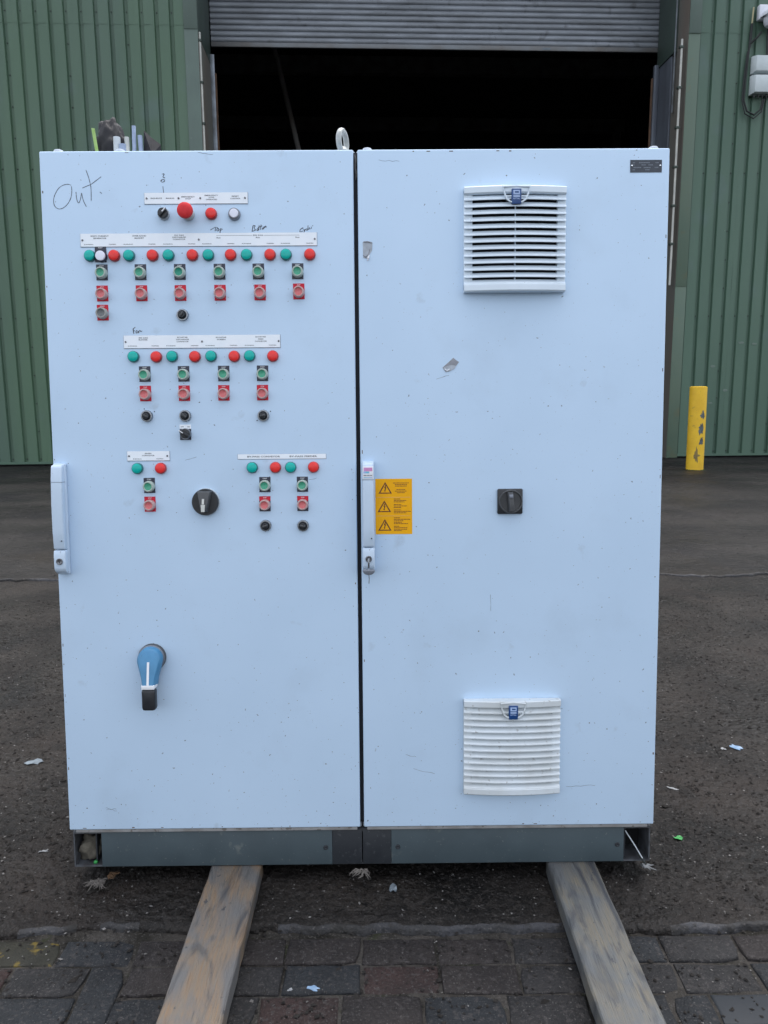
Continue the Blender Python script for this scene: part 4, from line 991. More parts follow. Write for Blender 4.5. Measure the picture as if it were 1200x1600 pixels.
# ---- swing handles on both doors ------------------------------------------------------------
def swing_handle(u, sticker, key):
    w = 0.0145
    # escutcheon: side profile with the lock block at its foot
    mb = MB(); mb.box(-w - 0.0015, w + 0.0015, -0.146, 0.146, 0, 0.014)
    o = fp('door_handle', mb.mesh('door_handle', 'handle_plastic', bevel=0.004, bseg=3), u, 0.858, 0)
    # lever: bowed profile swept across the width
    prof = [(0.143, 0.013), (0.142, 0.026), (0.137, 0.030), (0.105, 0.0345), (0.04, 0.038), (-0.03, 0.0375), (-0.072, 0.034), (-0.078, 0.032), (-0.078, 0.013)]
    mb = MB(); n = len(prof)
    vs = [(-w, y, z) for y, z in prof] + [(w, y, z) for y, z in prof]
    fs = [tuple(range(n)), tuple(reversed(range(n, 2 * n)))] + [(i, n + i, n + (i + 1) % n, (i + 1) % n) for i in range(n)]
    mb.add(vs, fs); fp('lever', mb.mesh('lever', 'handle_plastic', bevel=0.003, bseg=3, angle=20), 0, 0, 0, parent=o)
    mb = MB(); mb.box(-w - 0.0005, w + 0.0005, 0.0975, 0.0988, 0.013, 0.0352); fp('seam', mb.mesh('seam', 'strip_shadow_seam'), 0, 0, 0, parent=o)
    prof = [(-0.080, 0.013), (-0.080, 0.032), (-0.092, 0.035), (-0.128, 0.034), (-0.136, 0.030), (-0.146, 0.014)]
    n = len(prof); mb = MB()
    vs = [(-w - 0.001, y, z) for y, z in prof] + [(w + 0.001, y, z) for y, z in prof]
    fs = [tuple(range(n)), tuple(reversed(range(n, 2 * n)))] + [(i, n + i, n + (i + 1) % n, (i + 1) % n) for i in range(n)]
    mb.add(vs, fs); fp('lock_block', mb.mesh('lock_block', 'handle_plastic', bevel=0.003, bseg=3, angle=20), 0, 0, 0, parent=o)
    mb = MB(); mb.lathe([(0.0085, 0.030), (0.0085, 0.0368), (0.0075, 0.0378), (0.006, 0.0372), (0.0005, 0.0365)], 20); fp('lock_cylinder', mb.mesh('lock_cylinder', 'screw_steel'), 0, -0.109, 0, parent=o)
    mb = MB(); mb.box(-0.001, 0.001, -0.0045, 0.0045, 0.0368, 0.0376); fp('keyway', mb.mesh('keyway', 'black_plastic'), 0, -0.109, 0, spin=R(20), parent=o)
    mb = MB(); mb.lathe([(0.002, 0.0), (0.0016, 0.0008), (0.0003, 0.001)], 8); fp('scale_dot', mb.mesh('scale_dot', 'ink'), w * 0.55, -0.055, 0.0362, parent=o)
    if sticker:
        tilt = 0.03475
        mb = MB(); mb.box(-w + 0.001, w - 0.001, 0.100, 0.1335, 0.0322, 0.0355)
        fp('shiny_sticker', mb.mesh('shiny_sticker', 'holo_white', bevel=0.0005), 0, 0, 0, parent=o)
        mb = MB(); mb.box(-0.011, 0.0115, 0.1205, 0.1300, 0.0350, 0.0357); fp('sticker_print', mb.mesh('sticker_print', 'holo_pink'), 0, 0, 0, parent=o)
        mb = MB(); mb.box(-0.012, 0.0035, 0.1150, 0.1200, 0.0350, 0.0357); fp('sticker_print', mb.mesh('sticker_print', 'holo_cyan'), 0, 0, 0, parent=o)
        mb = MB()
        for k in range(6): mb.box(-0.011 + k * 0.0038, -0.0085 + k * 0.0038, 0.1085, 0.1108, 0.0350, 0.0357)
        fp('sticker_print', mb.mesh('sticker_print', 'print_ink'), 0, 0, 0, parent=o)
        mb = MB(); mb.box(-0.011, 0.011, 0.1035, 0.1052, 0.0350, 0.0357); fp('sticker_print', mb.mesh('sticker_print', 'holo_cyan'), 0, 0, 0, parent=o)
    return o
swing_handle(-0.782, False, False)
swing_handle(0.0255, True, True)
# key left hanging from the lock of the right hand handle
ky = empty('key'); ky.matrix_world = CM @ Matrix.Translation(L(0.0255, 0.749, 0.0372))
tag(ky, 'small steel key hanging from the lock of the stickered handle', 'key')
mb = MB(); mb.tube([(0, 0.0, 0.0), (0, -0.012, 0.0)], 0.0022, 8); mb.build('key_blade', 'chrome', ky)
mb = MB(); mb.box(-0.0022, 0.0022, -0.0145, -0.0118, -0.022, 0.004); mb.build('key_neck', 'chrome', ky, bevel=0.0006)
mb = MB()
pts = [(0.016 * math.cos(R(180 + 180 * k / 10)), 0.012 * math.sin(R(180 + 180 * k / 10))) for k in range(11)] + [(0.011, 0.004), (0.004, 0.002), (0.0, 0.006), (-0.004, 0.002), (-0.011, 0.004)]
mb.prism(pts, -0.0011, 0.0011); mb.build('key_bow', 'grey_bezel', ky, (0, -0.0132, -0.028), FRONT, bevel=0.0005)
mb = MB(); mb.tube([(0, -0.014, -0.034), (0.001, -0.0145, -0.05), (0.0, -0.014, -0.062)], 0.0011, 6); mb.build('key_wire', 'screw_steel', ky)

# ---- louvred filter grilles ------------------------------------------------------------
def bulge(x, hw): return 0.011 * (1 - (x / hw) ** 2)
def slat_mesh(hw, m):
    xs = frange(-hw, hw, 2 * hw / 8); vs = []; fs = []
    cs = [(0.0066, 0.007), (0.0080, 0.009), (-0.0030, 0.0205), (-0.0056, 0.0205), (-0.0056, 0.0190), (-0.0035, 0.0182)]
    n = len(cs)
    for x in xs:
        for (y, z) in cs: vs.append((x, y, z + bulge(x, hw)))
    for i in range(len(xs) - 1):
        for q in range(n): fs.append((i * n + q, (i + 1) * n + q, (i + 1) * n + (q + 1) % n, i * n + (q + 1) % n))
    fs.append(tuple(range(n))); fs.append(tuple(reversed(range((len(xs) - 1) * n, len(xs) * n))))
    return MB().add(vs, fs).mesh('louvre_slat', m, angle=30)
def bowed_bar(hw, y0, y1, z0, z1, m, name):
    xs = frange(-hw, hw, 2 * hw / 10); vs = []; fs = []
    for x in xs:
        b = bulge(x, hw)
        vs += [(x, y0, z0), (x, y1, z0), (x, y1, z1 + b - 0.002), (x, y1 - 0.002, z1 + b), (x, y0 + 0.003, z1 + b), (x, y0, z1 + b - 0.003)]
    n = 6
    for i in range(len(xs) - 1):
        for q in range(n): fs.append((i * n + q, (i + 1) * n + q, (i + 1) * n + (q + 1) % n, i * n + (q + 1) % n))
    fs.append(tuple(range(n))); fs.append(tuple(reversed(range((len(xs) - 1) * n, len(xs) * n))))
    return MB().add(vs, fs).mesh(name, m, angle=30)
def grille(u, v, S, m, inner, dusty):
    hw = S / 2
    P_ = S / 14.9
    mb = MB()                                            # surround: back rim and the two side cheeks
    mb.box(-hw, hw, -hw, -hw + 0.004, 0, 0.012); mb.box(-hw, hw, hw - 0.004, hw, 0, 0.012)
    for sx in (-1, 1):
        a, b = sorted((sx * hw, sx * (hw - 0.0215))); mb.box(a, b, -hw + 0.0041, hw - 0.0041, 0, 0.0155)
    o = fp('filter_grille', mb.mesh('filter_grille', m, bevel=0.001, bseg=1), u, v, 0)
    fp('filter_mat', MB().box(-hw + 0.02, hw - 0.02, -hw + 0.004, hw - 0.004, 0.0005, 0.002).mesh('filter_mat', inner), 0, 0, 0, parent=o)
    fp('header_bar', bowed_bar(hw, hw - P_ * 1.05, hw + 0.0005, 0.002, 0.0215, m, 'header_bar'), 0, 0, 0, parent=o)
    fp('footer_bar', bowed_bar(hw, -hw - 0.0005, -hw + P_ * 1.05, 0.002, 0.0215, m, 'footer_bar'), 0, 0, 0, parent=o)
    sm = slat_mesh(hw, m)
    k = 0; y = hw - P_ * 1.62
    while y > -hw + P_ * 0.9:
        fp('louvre_slat', sm, 0, y, 0, parent=o); y -= P_
    fp('centre_rib', MB().box(-0.0009, 0.0009, -hw + 0.015, hw - 0.02, 0.010, 0.0235).mesh('centre_rib', m), 0, 0, 0, parent=o)
    # release clip and maker badge
    pts = [(-0.0335, 0.004), (-0.030, -0.012), (-0.0245, -0.026), (-0.016, -0.0325), (-0.011, -0.0335)]
    for sx in (-1, 1):
        c = MB(); c.tube([(sx * 0.036, 0.0075, 0.029)] + [(sx * x, y, 0.0345) for x, y in pts], 0.0024, 6)
        fp('clip_bar', MB().tube([(sx * 0.0275, -0.019, 0.0335), (sx * 0.0125, -0.019, 0.0345)], 0.0018, 6).mesh('clip_bar', m), 0, hw - 0.008, 0, parent=o)
        fp('release_clip', c.mesh('release_clip', m), 0, hw - 0.008, 0, parent=o)
    bd = MB(); bd.box(-0.0122, 0.0122, -0.0455, -0.0085, 0.030, 0.0368); fp('maker_badge', bd.mesh('maker_badge', 'badge_blue', bevel=0.001), 0, hw - 0.001, 0, parent=o)
    bp = MB(); bp.box(-0.0082, 0.0082, -0.0222, -0.0122, 0.0369, 0.0371)
    for yy in (-0.0252, -0.0282): bp.box(-0.0082, 0.0082, yy - 0.0010, yy + 0.0010, 0.0369, 0.0371)
    text_into(bp, 'RITTAL', 0, -0.0345, 0.0032, 0.0165, z=0.0371)
    fp('badge_print', bp.mesh('badge_print', 'badge_print', smooth=False), 0, hw - 0.001, 0, parent=o)
    bq = MB(); bq.box(-0.0045, 0.0055, -0.0192, -0.0152, 0.0372, 0.0373); fp('badge_print', bq.mesh('badge_print', 'badge_blue'), 0, hw - 0.001, 0, parent=o)
    return o
grille(0.4055, 1.565, 0.2595, 'grille_plastic', 'grille_dark', False)
grille(0.4075, 0.230, 0.2600, 'grille_dusty', 'grille_filter', True)

# ---- square rotary switch, stickers, plate ------------------------------------------------------------
sq = fp('rotary_switch', MB().box(-0.0335, 0.0335, -0.0335, 0.0335, 0, 0.009).mesh('rotary_switch', 'black_plastic', bevel=0.004, bseg=3), 0.3995, 0.895, 0)
fp('dial_ring', MB().lathe([(0.0315, 0.009), (0.0312, 0.014), (0.0300, 0.0155), (0.0278, 0.0150), (0.0272, 0.0100), (0.0005, 0.0098)], 40).mesh('dial_ring', 'charcoal_plastic'), 0.001, 0, 0, parent=sq)
mb = MB(); mb.add([(-0.0085, 0.026, 0.0098), (0.0085, 0.026, 0.0098), (0.0085, -0.0265, 0.0098), (-0.0085, -0.0265, 0.0098), (-0.0060, 0.0235, 0.030), (0.0060, 0.0235, 0.030), (0.0065, -0.0245, 0.034), (-0.0065, -0.0245, 0.034)],
                   [(0, 1, 2, 3), (4, 7, 6, 5), (0, 4, 5, 1), (1, 5, 6, 2), (2, 6, 7, 3), (3, 7, 4, 0)])
fp('grip', mb.mesh('grip', 'charcoal_plastic', bevel=0.0015), 0, 0, 0, spin=R(4), parent=sq)
mb = MB(); mb.box(-0.005, 0.005, 0.010, 0.020, 0.0302, 0.0335); fp('grip_cap', mb.mesh('grip_cap', 'grey_bezel', bevel=0.001), 0, 0, 0, spin=R(4), parent=sq)

st = fp('warning_sticker', MB().box(-0.0485, 0.0485, -0.0735, 0.0735, 0, 0.0005).mesh('warning_sticker', 'sticker_yellow'), 0.0925, 0.8835, 0)
rr = random.Random(2)
for k, yc in enumerate((0.0490, 0.0000, -0.0495)):
    x0 = (-0.0225, -0.0250, -0.0240)[k]
    b = 0.0178; h = 0.0150
    tri = MB()
    o_ = [(-b, -h), (b, -h), (0, h * 1.05)]; i_ = [(-b + 0.0050, -h + 0.0026), (b - 0.0050, -h + 0.0026), (0, h * 1.05 - 0.0054)]
    tri.add([(x, y, 0.0007) for x, y in o_] + [(x, y, 0.0007) for x, y in i_], [(0, 1, 4, 3), (1, 2, 5, 4), (2, 0, 3, 5)])
    bolt = [(0.0010, 0.0078), (-0.0030, -0.0010), (-0.0002, -0.0002), (-0.0016, -0.0072), (-0.0030, -0.0066), (-0.0010, -0.0112), (0.0018, -0.0080), (0.0002, -0.0080), (0.0034, 0.0016), (0.0006, 0.0006), (0.0034, 0.0074)]
    tri.add([(x, y + 0.0005, 0.0007) for x, y in bolt], [tuple(range(len(bolt)))])
    fp('hazard_triangle', tri.mesh('hazard_triangle', 'sticker_ink', smooth=False), x0, yc + 0.0005, 0, parent=st)
    tx = MB()
    rows = [[(0.0133, 0.042), (0.0092, 0.033), (0.0052, 0.032), (-0.0040, 0.024), (-0.0082, 0.032), (-0.0124, 0.022)],
            [(0.0200, 0.018), (0.0160, 0.034), (0.0122, 0.029), (0.0055, 0.021), (0.0015, 0.036), (-0.0025, 0.020), (-0.0090, 0.020), (-0.0130, 0.046), (-0.0168, 0.034)],
            [(0.0195, 0.017), (0.0155, 0.044), (0.0115, 0.026), (0.0075, 0.022), (0.0038, 0.038), (-0.0030, 0.015), (-0.0070, 0.037), (-0.0110, 0.036), (-0.0148, 0.022)]][k]
    for (y, w) in rows:                              # lines too small to read: word-length dashes
        x = (0.0195 - w / 2) if k == 0 else 0.0
        xe = x + w
        while x < xe - 0.001:
            q = min(rr.uniform(0.0035, 0.0085), xe - x); tx.box(x, x + q - 0.0008, y - 0.0008, y + 0.0008, 0.0005, 0.0007); x += q
    fp('fine_print', tx.mesh('fine_print', 'sticker_ink'), 0.0, yc, 0, parent=st)
mb = MB()
for yy in (0.0245, -0.0248): mb.box(-0.046, 0.044, yy - 0.0006, yy + 0.0006, 0.0005, 0.0006)
fp('divider_line', mb.mesh('divider_line', 'sticker_line'), 0, 0, 0, parent=st)

rp = fp('rating_plate', MB().box(-0.0405, 0.0405, -0.0155, 0.0155, 0, 0.0008).mesh('rating_plate', 'plate_dark'), 0.742, 1.750, 0)
tx = MB(); rr = random.Random(9)
for y, spans in ((0.0085, ((-0.034, -0.028), (-0.018, 0.010), (0.024, 0.033))), (0.0030, ((-0.032, -0.029), (-0.012, 0.0), (0.006, 0.018))), (-0.0035, ((-0.032, -0.012), (-0.006, 0.012), (0.022, 0.032))), (-0.0090, ((-0.034, -0.028), (-0.002, 0.010)))):
    for a, b in spans:
        x = a
        while x < b - 0.0005:
            q = min(rr.uniform(0.0015, 0.003), b - x); tx.box(x, x + q - 0.0006, y - 0.0012, y + 0.0012, 0.0008, 0.001); x += q
fp('fine_print', tx.mesh('fine_print', 'plate_print'), 0, 0, 0, parent=rp)
for x in (-0.0362, 0.0362): fp('rivet', shared('rivet', lambda: MB().lathe([(0.0024, 0), (0.0022, 0.0010), (0.0012, 0.0016), (0.0002, 0.0018)], 10).mesh('rivet', 'rivet')), x, 0.001, 0.0008, parent=rp)

# ---- torn sticker remains, scratches, handwriting ------------------------------------------------------------
def flake(name, u, v, pts, m, th=0.0007, parent=cab, label=None):
    o = fp(name, MB().prism(pts, 0, th).mesh(name, m, smooth=False), u, v, 0, parent=parent)
    if label: o['label'] = label
    return o
f1 = flake('torn_sticker', 0.030, 1.545, [(-0.012, -0.019), (-0.002, -0.021), (0.004, -0.012), (0.011, 0.0), (0.012, 0.018), (-0.006, 0.022), (-0.013, 0.020), (-0.0125, 0.0)], 'tear_paper', label='pale crumpled sticker scrap beside the door gap')
fp('curled_edge', MB().tube([(-0.011, 0.021, 0.001), (0.000, 0.0215, 0.0012), (0.011, 0.0185, 0.001)], 0.0016, 6).mesh('curled_edge', 'tear_silver'), 0, 0, 0, parent=f1)
fp('curled_edge', MB().tube([(0.0035, -0.0125, 0.001), (0.0005, -0.020, 0.0022), (-0.001, -0.0265, 0.001)], [0.0012, 0.0028, 0.001], 6).mesh('curled_edge', 'holo_white'), 0, 0, 0, parent=f1)
fp('curled_edge', MB().tube([(-0.012, -0.012, 0.001), (-0.006, -0.017, 0.0016), (0.001, -0.0115, 0.001), (0.005, 0.002, 0.0008)], 0.0011, 6).mesh('curled_edge', 'tear_silver'), 0, 0, 0, parent=f1)
f2 = flake('torn_sticker', 0.244, 1.252, [(-0.022, -0.006), (-0.014, -0.018), (-0.004, -0.016), (0.008, -0.010), (0.014, -0.001), (0.021, 0.008), (0.013, 0.013), (0.006, 0.019), (-0.006, 0.008)], 'tear_silver', label='silver torn sticker scrap below the upper grille')
fp('curled_edge', MB().prism([(-0.021, -0.0065), (-0.013, -0.0175), (-0.003, -0.0155), (0.010, -0.0085), (0.013, -0.002), (0.002, 0.0005), (-0.012, -0.0025)], 0.0008, 0.0012).mesh('curled_edge', 'tear_paper'), 0, 0, 0, parent=f2)
fp('curled_edge', MB().tube([(-0.017, -0.010, 0.0012), (-0.010, -0.0145, 0.0025), (-0.004, -0.010, 0.0012)], 0.0014, 6).mesh('curled_edge', 'holo_white'), 0, 0, 0, parent=f2)

def scratches(lst, m, w):
    mb = MB()
    for s in lst: mb.ribbon(s, w, 0.0002)
    return fp('scratch_mark', mb.mesh('scratch_mark', m, smooth=False), 0, 0, 0.0)
rr = random.Random(44)
def wig(u0, v0, u1, v1, n=6, a=0.0015): return [(u0 + (u1 - u0) * k / n + rr.uniform(-a, a), v0 + (v1 - v0) * k / n + rr.uniform(-a, a)) for k in range(n + 1)]
scratches([wig(0.142, 0.165, 0.200, 0.150), wig(0.120, 0.205, 0.150, 0.198), wig(0.060, 1.768, 0.112, 1.766), wig(0.205, 1.216, 0.238, 1.226, 5, 0.001), wig(0.350, 0.645, 0.351, 0.600, 5, 0.0004), wig(0.48, 0.30, 0.50, 0.33, 4), wig(0.56, 0.11, 0.64, 0.113)], 'marker_faint', 0.0010)
scratches([wig(-0.700, 0.063, -0.672, 0.053), wig(-0.698, 0.057, -0.672, 0.060), wig(-0.455, 1.010, -0.425, 1.018, 5, 0.0006), wig(-0.130, 0.955, -0.112, 0.960, 3), wig(-0.40, 1.79, -0.36, 1.785)], 'marker_faint', 0.0009)
# rubbed rust and grime nicks along the door edges
mb = MB()
for k in range(34):
    d = rr.choice((0, 1)); a = (-DW - GAP, GAP)[d]
    side = rr.randrange(4); s = rr.uniform(0.0010, 0.0030); l_ = rr.uniform(0.002, 0.010)
    if side == 0: x, y, w, h = a + rr.random() * DW, 0.0042 + s / 2, l_, s
    elif side == 1: x, y, w, h = a + rr.random() * DW, DH - 0.0042 - s / 2, l_, s
    elif side == 2: x, y, w, h = a + 0.0042 + s / 2, rr.random() * DH, s, l_
    else: x, y, w, h = a + DW - 0.0042 - s / 2, rr.random() * DH, s, l_
    mb.box(x - w / 2, x + w / 2, y - h / 2, y + h / 2, 0, 0.0002)
tag(fp('edge_nicks', mb.mesh('edge_nicks', 'rust', smooth=False), 0, 0, 0.0), kind='stuff')
# dirt specks spattered on the doors, thicker towards the bottom
mb = MB()
for k in range(430):
    v = DH * (rr.random() ** 1.9) * 0.985 + 0.01
    u = rr.choice((-1, 1)) * rr.uniform(0.012, 0.795)
    s_ = rr.uniform(0.0004, 0.0011) * (1.6 if rr.random() < 0.12 else 1.0); a_ = rr.uniform(0, 3.1); e_ = rr.uniform(0.5, 1.6)
    mb.prism([(u + s_ * e_ * math.cos(a_ + t) * rr.uniform(0.7, 1.2), v + s_ * math.sin(a_ + t) * rr.uniform(0.7, 1.2)) for t in (0, 1.26, 2.51, 3.77, 5.03)], 0, 0.00025)
tag(fp('dirt_specks', mb.mesh('dirt_specks', 'speck_dirt', smooth=False), 0, 0, 0.0), kind='stuff')
HW=[
('Out', 0.0016, [[(-0.7239, 1.7101), (-0.7279, 1.7133), (-0.74, 1.7133), (-0.7546, 1.7063), (-0.7655, 1.6906), (-0.7711, 1.6748), (-0.7689, 1.659), (-0.7591, 1.6518), (-0.7467, 1.6541), (-0.734, 1.6647), (-0.7252, 1.6805), (-0.7225, 1.6963), (-0.7232, 1.7081)], [(-0.7124, 1.6943), (-0.7119, 1.6784), (-0.7083, 1.6658), (-0.7032, 1.6705), (-0.6993, 1.6863), (-0.6982, 1.6942), (-0.6957, 1.6744), (-0.6875, 1.6577)], [(-0.6849, 1.7485), (-0.6784, 1.7296), (-0.6733, 1.7059), (-0.6746, 1.6731)], [(-0.6957, 1.704), (-0.673, 1.713), (-0.647, 1.7314)], [(-0.6518, 1.6939), (-0.6466, 1.6903)]]),
('oz', 0.0018, [[(-0.4909, 1.7069), (-0.4894, 1.6911)], [(-0.4958, 1.7199), (-0.4915, 1.7246), (-0.4855, 1.7226), (-0.4864, 1.7187), (-0.493, 1.7167), (-0.4958, 1.7199)], [(-0.4923, 1.7372), (-0.485, 1.738), (-0.4914, 1.7293), (-0.4845, 1.7277)]]),
('Top', 0.0017, [[(-0.3729, 1.5979), (-0.3604, 1.605), (-0.3535, 1.6034)], [(-0.3596, 1.6038), (-0.3607, 1.5951)], [(-0.3544, 1.6026), (-0.3574, 1.597), (-0.3529, 1.5946), (-0.3503, 1.6002), (-0.3544, 1.6026)], [(-0.347, 1.6017), (-0.3485, 1.591)], [(-0.347, 1.6017), (-0.3417, 1.6001), (-0.3472, 1.5962)]]),
('Bottom', 0.0018, [[(-0.2633, 1.6084), (-0.2665, 1.5933)], [(-0.2633, 1.6084), (-0.2567, 1.6084), (-0.2618, 1.6025), (-0.2562, 1.5972), (-0.2665, 1.5941)], [(-0.252, 1.6012), (-0.2545, 1.5972), (-0.2513, 1.5956), (-0.2492, 1.5996), (-0.252, 1.6012)], [(-0.2477, 1.6091), (-0.2492, 1.5964)], [(-0.2428, 1.6107), (-0.2447, 1.598)], [(-0.2511, 1.6036), (-0.2396, 1.6075)], [(-0.2388, 1.6027), (-0.2406, 1.5995), (-0.2377, 1.5995), (-0.2372, 1.6035), (-0.2388, 1.6027)], [(-0.236, 1.5995), (-0.2351, 1.6067), (-0.2331, 1.6023), (-0.2314, 1.6083), (-0.2294, 1.6035)]]),
('Cyclon', 0.0018, [[(-0.1348, 1.6021), (-0.1426, 1.599), (-0.1448, 1.591), (-0.1365, 1.5942)], [(-0.1348, 1.5989), (-0.1328, 1.5949), (-0.1286, 1.6013), (-0.1346, 1.5886)], [(-0.1254, 1.6005), (-0.1287, 1.5981), (-0.1254, 1.5957)], [(-0.1224, 1.6084), (-0.1242, 1.5957)], [(-0.1213, 1.5973), (-0.12, 1.6036), (-0.1172, 1.5988)], [(-0.1146, 1.6052), (-0.1143, 1.5996)], [(-0.1117, 1.6068), (-0.1105, 1.6072)]]),
('Fan', 0.002, [[(-0.5795, 1.3502), (-0.5781, 1.338)], [(-0.5803, 1.3494), (-0.5736, 1.3547)], [(-0.5798, 1.3445), (-0.5751, 1.3456)], [(-0.5685, 1.3455), (-0.5724, 1.3455), (-0.5722, 1.3395), (-0.5683, 1.3406), (-0.5674, 1.3455), (-0.566, 1.3394)], [(-0.5652, 1.3406), (-0.5642, 1.3463), (-0.5604, 1.3455), (-0.5597, 1.3424), (-0.5562, 1.3454)]]),
]

HWL = {'Out': 'large handwritten Out in grey marker', 'oz': 'small handwritten mark above the selector', 'Top': 'handwritten Top in marker', 'Bottom': 'handwritten Bottom in marker', 'Cyclon': 'handwritten word ending in a dot over the last red lamp', 'Fan': 'handwritten Fan in marker'}
for nm, w, strokes in HW:
    mb = MB()
    for s in strokes:
        # smooth the pen stroke a little
        p = [Vector((a, b)) for a, b in s]
        for _ in range(2 if len(p) > 3 else 0):
            q = [p[0]]
            for i in range(len(p) - 1): q += [p[i] * 0.75 + p[i + 1] * 0.25, p[i] * 0.25 + p[i + 1] * 0.75]
            p = q + [p[-1]]
        mb.ribbon([(a.x, a.y) for a in p], w * 1.4, 0.0003)
    o = fp('handwriting', mb.mesh('handwriting', 'marker_faint' if nm == 'Out' else 'marker_ink', smooth=False), 0, 0, 0)
    o['label'] = HWL[nm]

# ---- on the roof: eye bolt, bolt heads, cut conduits ------------------------------------------------------------
mb = MB()
ring = []
for k in range(24):
    a = 2 * math.pi * k / 24; ring.append((0.0225 * math.cos(a), 0, 0.0225 * math.sin(a)))
vs = []; fs = []
for k in range(24):
    a = 2 * math.pi * k / 24
    for q in range(10):
        b = 2 * math.pi * q / 10; r_ = 0.0240 + 0.0055 * math.cos(b); vs.append((r_ * math.cos(a), 0.0075 * math.sin(b), 1.15 * r_ * math.sin(a)))
for k in range(24):
    for q in range(10): fs.append((k * 10 + q, k * 10 + (q + 1) % 10, ((k + 1) % 24) * 10 + (q + 1) % 10, ((k + 1) % 24) * 10 + q))
mb.add(vs, fs)
eb = mb.build('lifting_eye', 'eyebolt_metal', cab, (-0.034, 0.055, 1.919 + 0.031), (0, 0, R(68)))
MB().lathe([(0.017, -0.031), (0.017, -0.024), (0.012, -0.020), (0.009, -0.014)], 18).build('eye_collar', 'eyebolt_metal', eb)
for u in (-0.770, -0.610, 0.030, 0.790):
    MB().lathe([(0.0135, 0.0), (0.0135, 0.004), (0.011, 0.0085), (0.006, 0.0105), (0.0005, 0.011)], 16).build('roof_bolt', 'cabinet_shell', cab, (min(u, 0.775), 0.045, 1.919))
for nm, u, du, top, r_, m in (('conduit_stub', -0.6685, 0.0, 1.905, 0.0098, 'conduit_grey'), ('conduit_stub', -0.641, 0.002, 1.905, 0.0065, 'cream_paint'), ('conduit_stub', -0.6205, -0.001, 1.935, 0.0056, 'conduit_blue'), ('conduit_stub', -0.604, 0.005, 1.909, 0.0066, 'conduit_blue'), ('conduit_stub', -0.652, 0.0, 1.885, 0.012, 'conduit_blue')):
    mb = MB(); t_ = top + V0
    mb.tube([(u + du, 0.2, 1.9185), (u + du * 0.5, 0.2, (1.9185 + t_) / 2), (u, 0.2, t_ - 0.002)], r_, 12, caps=False)
    c = mb.build(nm, m, cab)
    MB().lathe([(r_ * 1.0, 0.0), (r_ * 0.98, 0.002), (r_ * 0.75, 0.002), (r_ * 0.72, -0.01)], 12).build('cut_end', m, c, (u, 0.2, t_ - 0.0025))
def world_at(mtx, loc): return mtx @ Matrix.Translation(loc)
mb = MB(); mb.add([(-0.0045, 0, 0), (0.0045, 0, 0), (-0.012, 0, 0.121), (-0.021, 0, 0.122), (-0.0045, 0.002, 0), (0.0045, 0.002, 0), (-0.012, 0.002, 0.121), (-0.021, 0.002, 0.122)],
                   [(0, 1, 2, 3), (4, 7, 6, 5), (0, 4, 5, 1), (1, 5, 6, 2), (2, 6, 7, 3), (3, 7, 4, 0)])
o = mb.build('cut_strip', 'strip_lime'); o.matrix_world = CM @ Matrix.Translation((-0.714, 0.19, 1.9192))
tag(o, 'lime green plastic strip standing on the cabinet roof beside dark plastic', 'strip')
def blob(name, size, m, seed, amp=0.35, sub=3, ridge=7.0):
    bm = bmesh.new(); bmesh.ops.create_icosphere(bm, subdivisions=sub, radius=1.0)
    for v in bm.verts:
        d = v.co.normalized(); n_ = noise.fractal(d * 1.6 + Vector((seed, 0, 0)), 1.0, 2.0, 4); r_ = 1 + amp * n_ - amp * 0.7 * abs(noise.noise(d * ridge * 0.5 + Vector((0, seed, 0))))
        v.co = Vector((d.x * size[0] * r_, d.y * size[1] * r_, max(0.0, (d.z * r_ + 0.75) / 1.75) * size[2]))
    me = bpy.data.meshes.new(name); bm.to_mesh(me); bm.free(); me.materials.append(MATS[m])
    for p in me.polygons: p.use_smooth = True
    return me
o = put('plastic_bag', blob('plastic_bag', (0.050, 0.03, 0.158), 'bag_black', 8, 0.30, 4, 5.0)); o.matrix_world = CM @ Matrix.Translation((-0.697, 0.235, 1.9185))
tag(o, 'crumpled dark plastic bag behind the cut conduits on the cabinet roof', 'plastic bag', 'dark plastic on the cabinet roof')
vs = [(-0.020, 0, 0), (0.026, 0.01, 0), (0.024, 0.005, 0.083), (-0.004, 0.012, 0.105), (-0.021, 0.0, 0.120), (-0.024, 0.004, 0.06), (0.004, -0.014, 0.05), (0.0, 0.02, 0.0), (0.002, 0.03, 0.09)]
mb = MB(); mb.add(vs, [(0, 6, 5), (0, 1, 6), (1, 2, 6), (2, 3, 6), (3, 4, 6), (4, 5, 6), (0, 5, 7), (5, 4, 8, 7), (4, 3, 8), (3, 2, 8), (2, 1, 7, 8), (0, 7, 1)])
o = mb.build('plastic_sheet', 'bag_black', smooth=False); o.matrix_world = CM @ Matrix.Translation((-0.572, 0.20, 1.9185))
tag(o, 'folded dark plastic sheet with a pointed corner on the cabinet roof', 'plastic sheet')

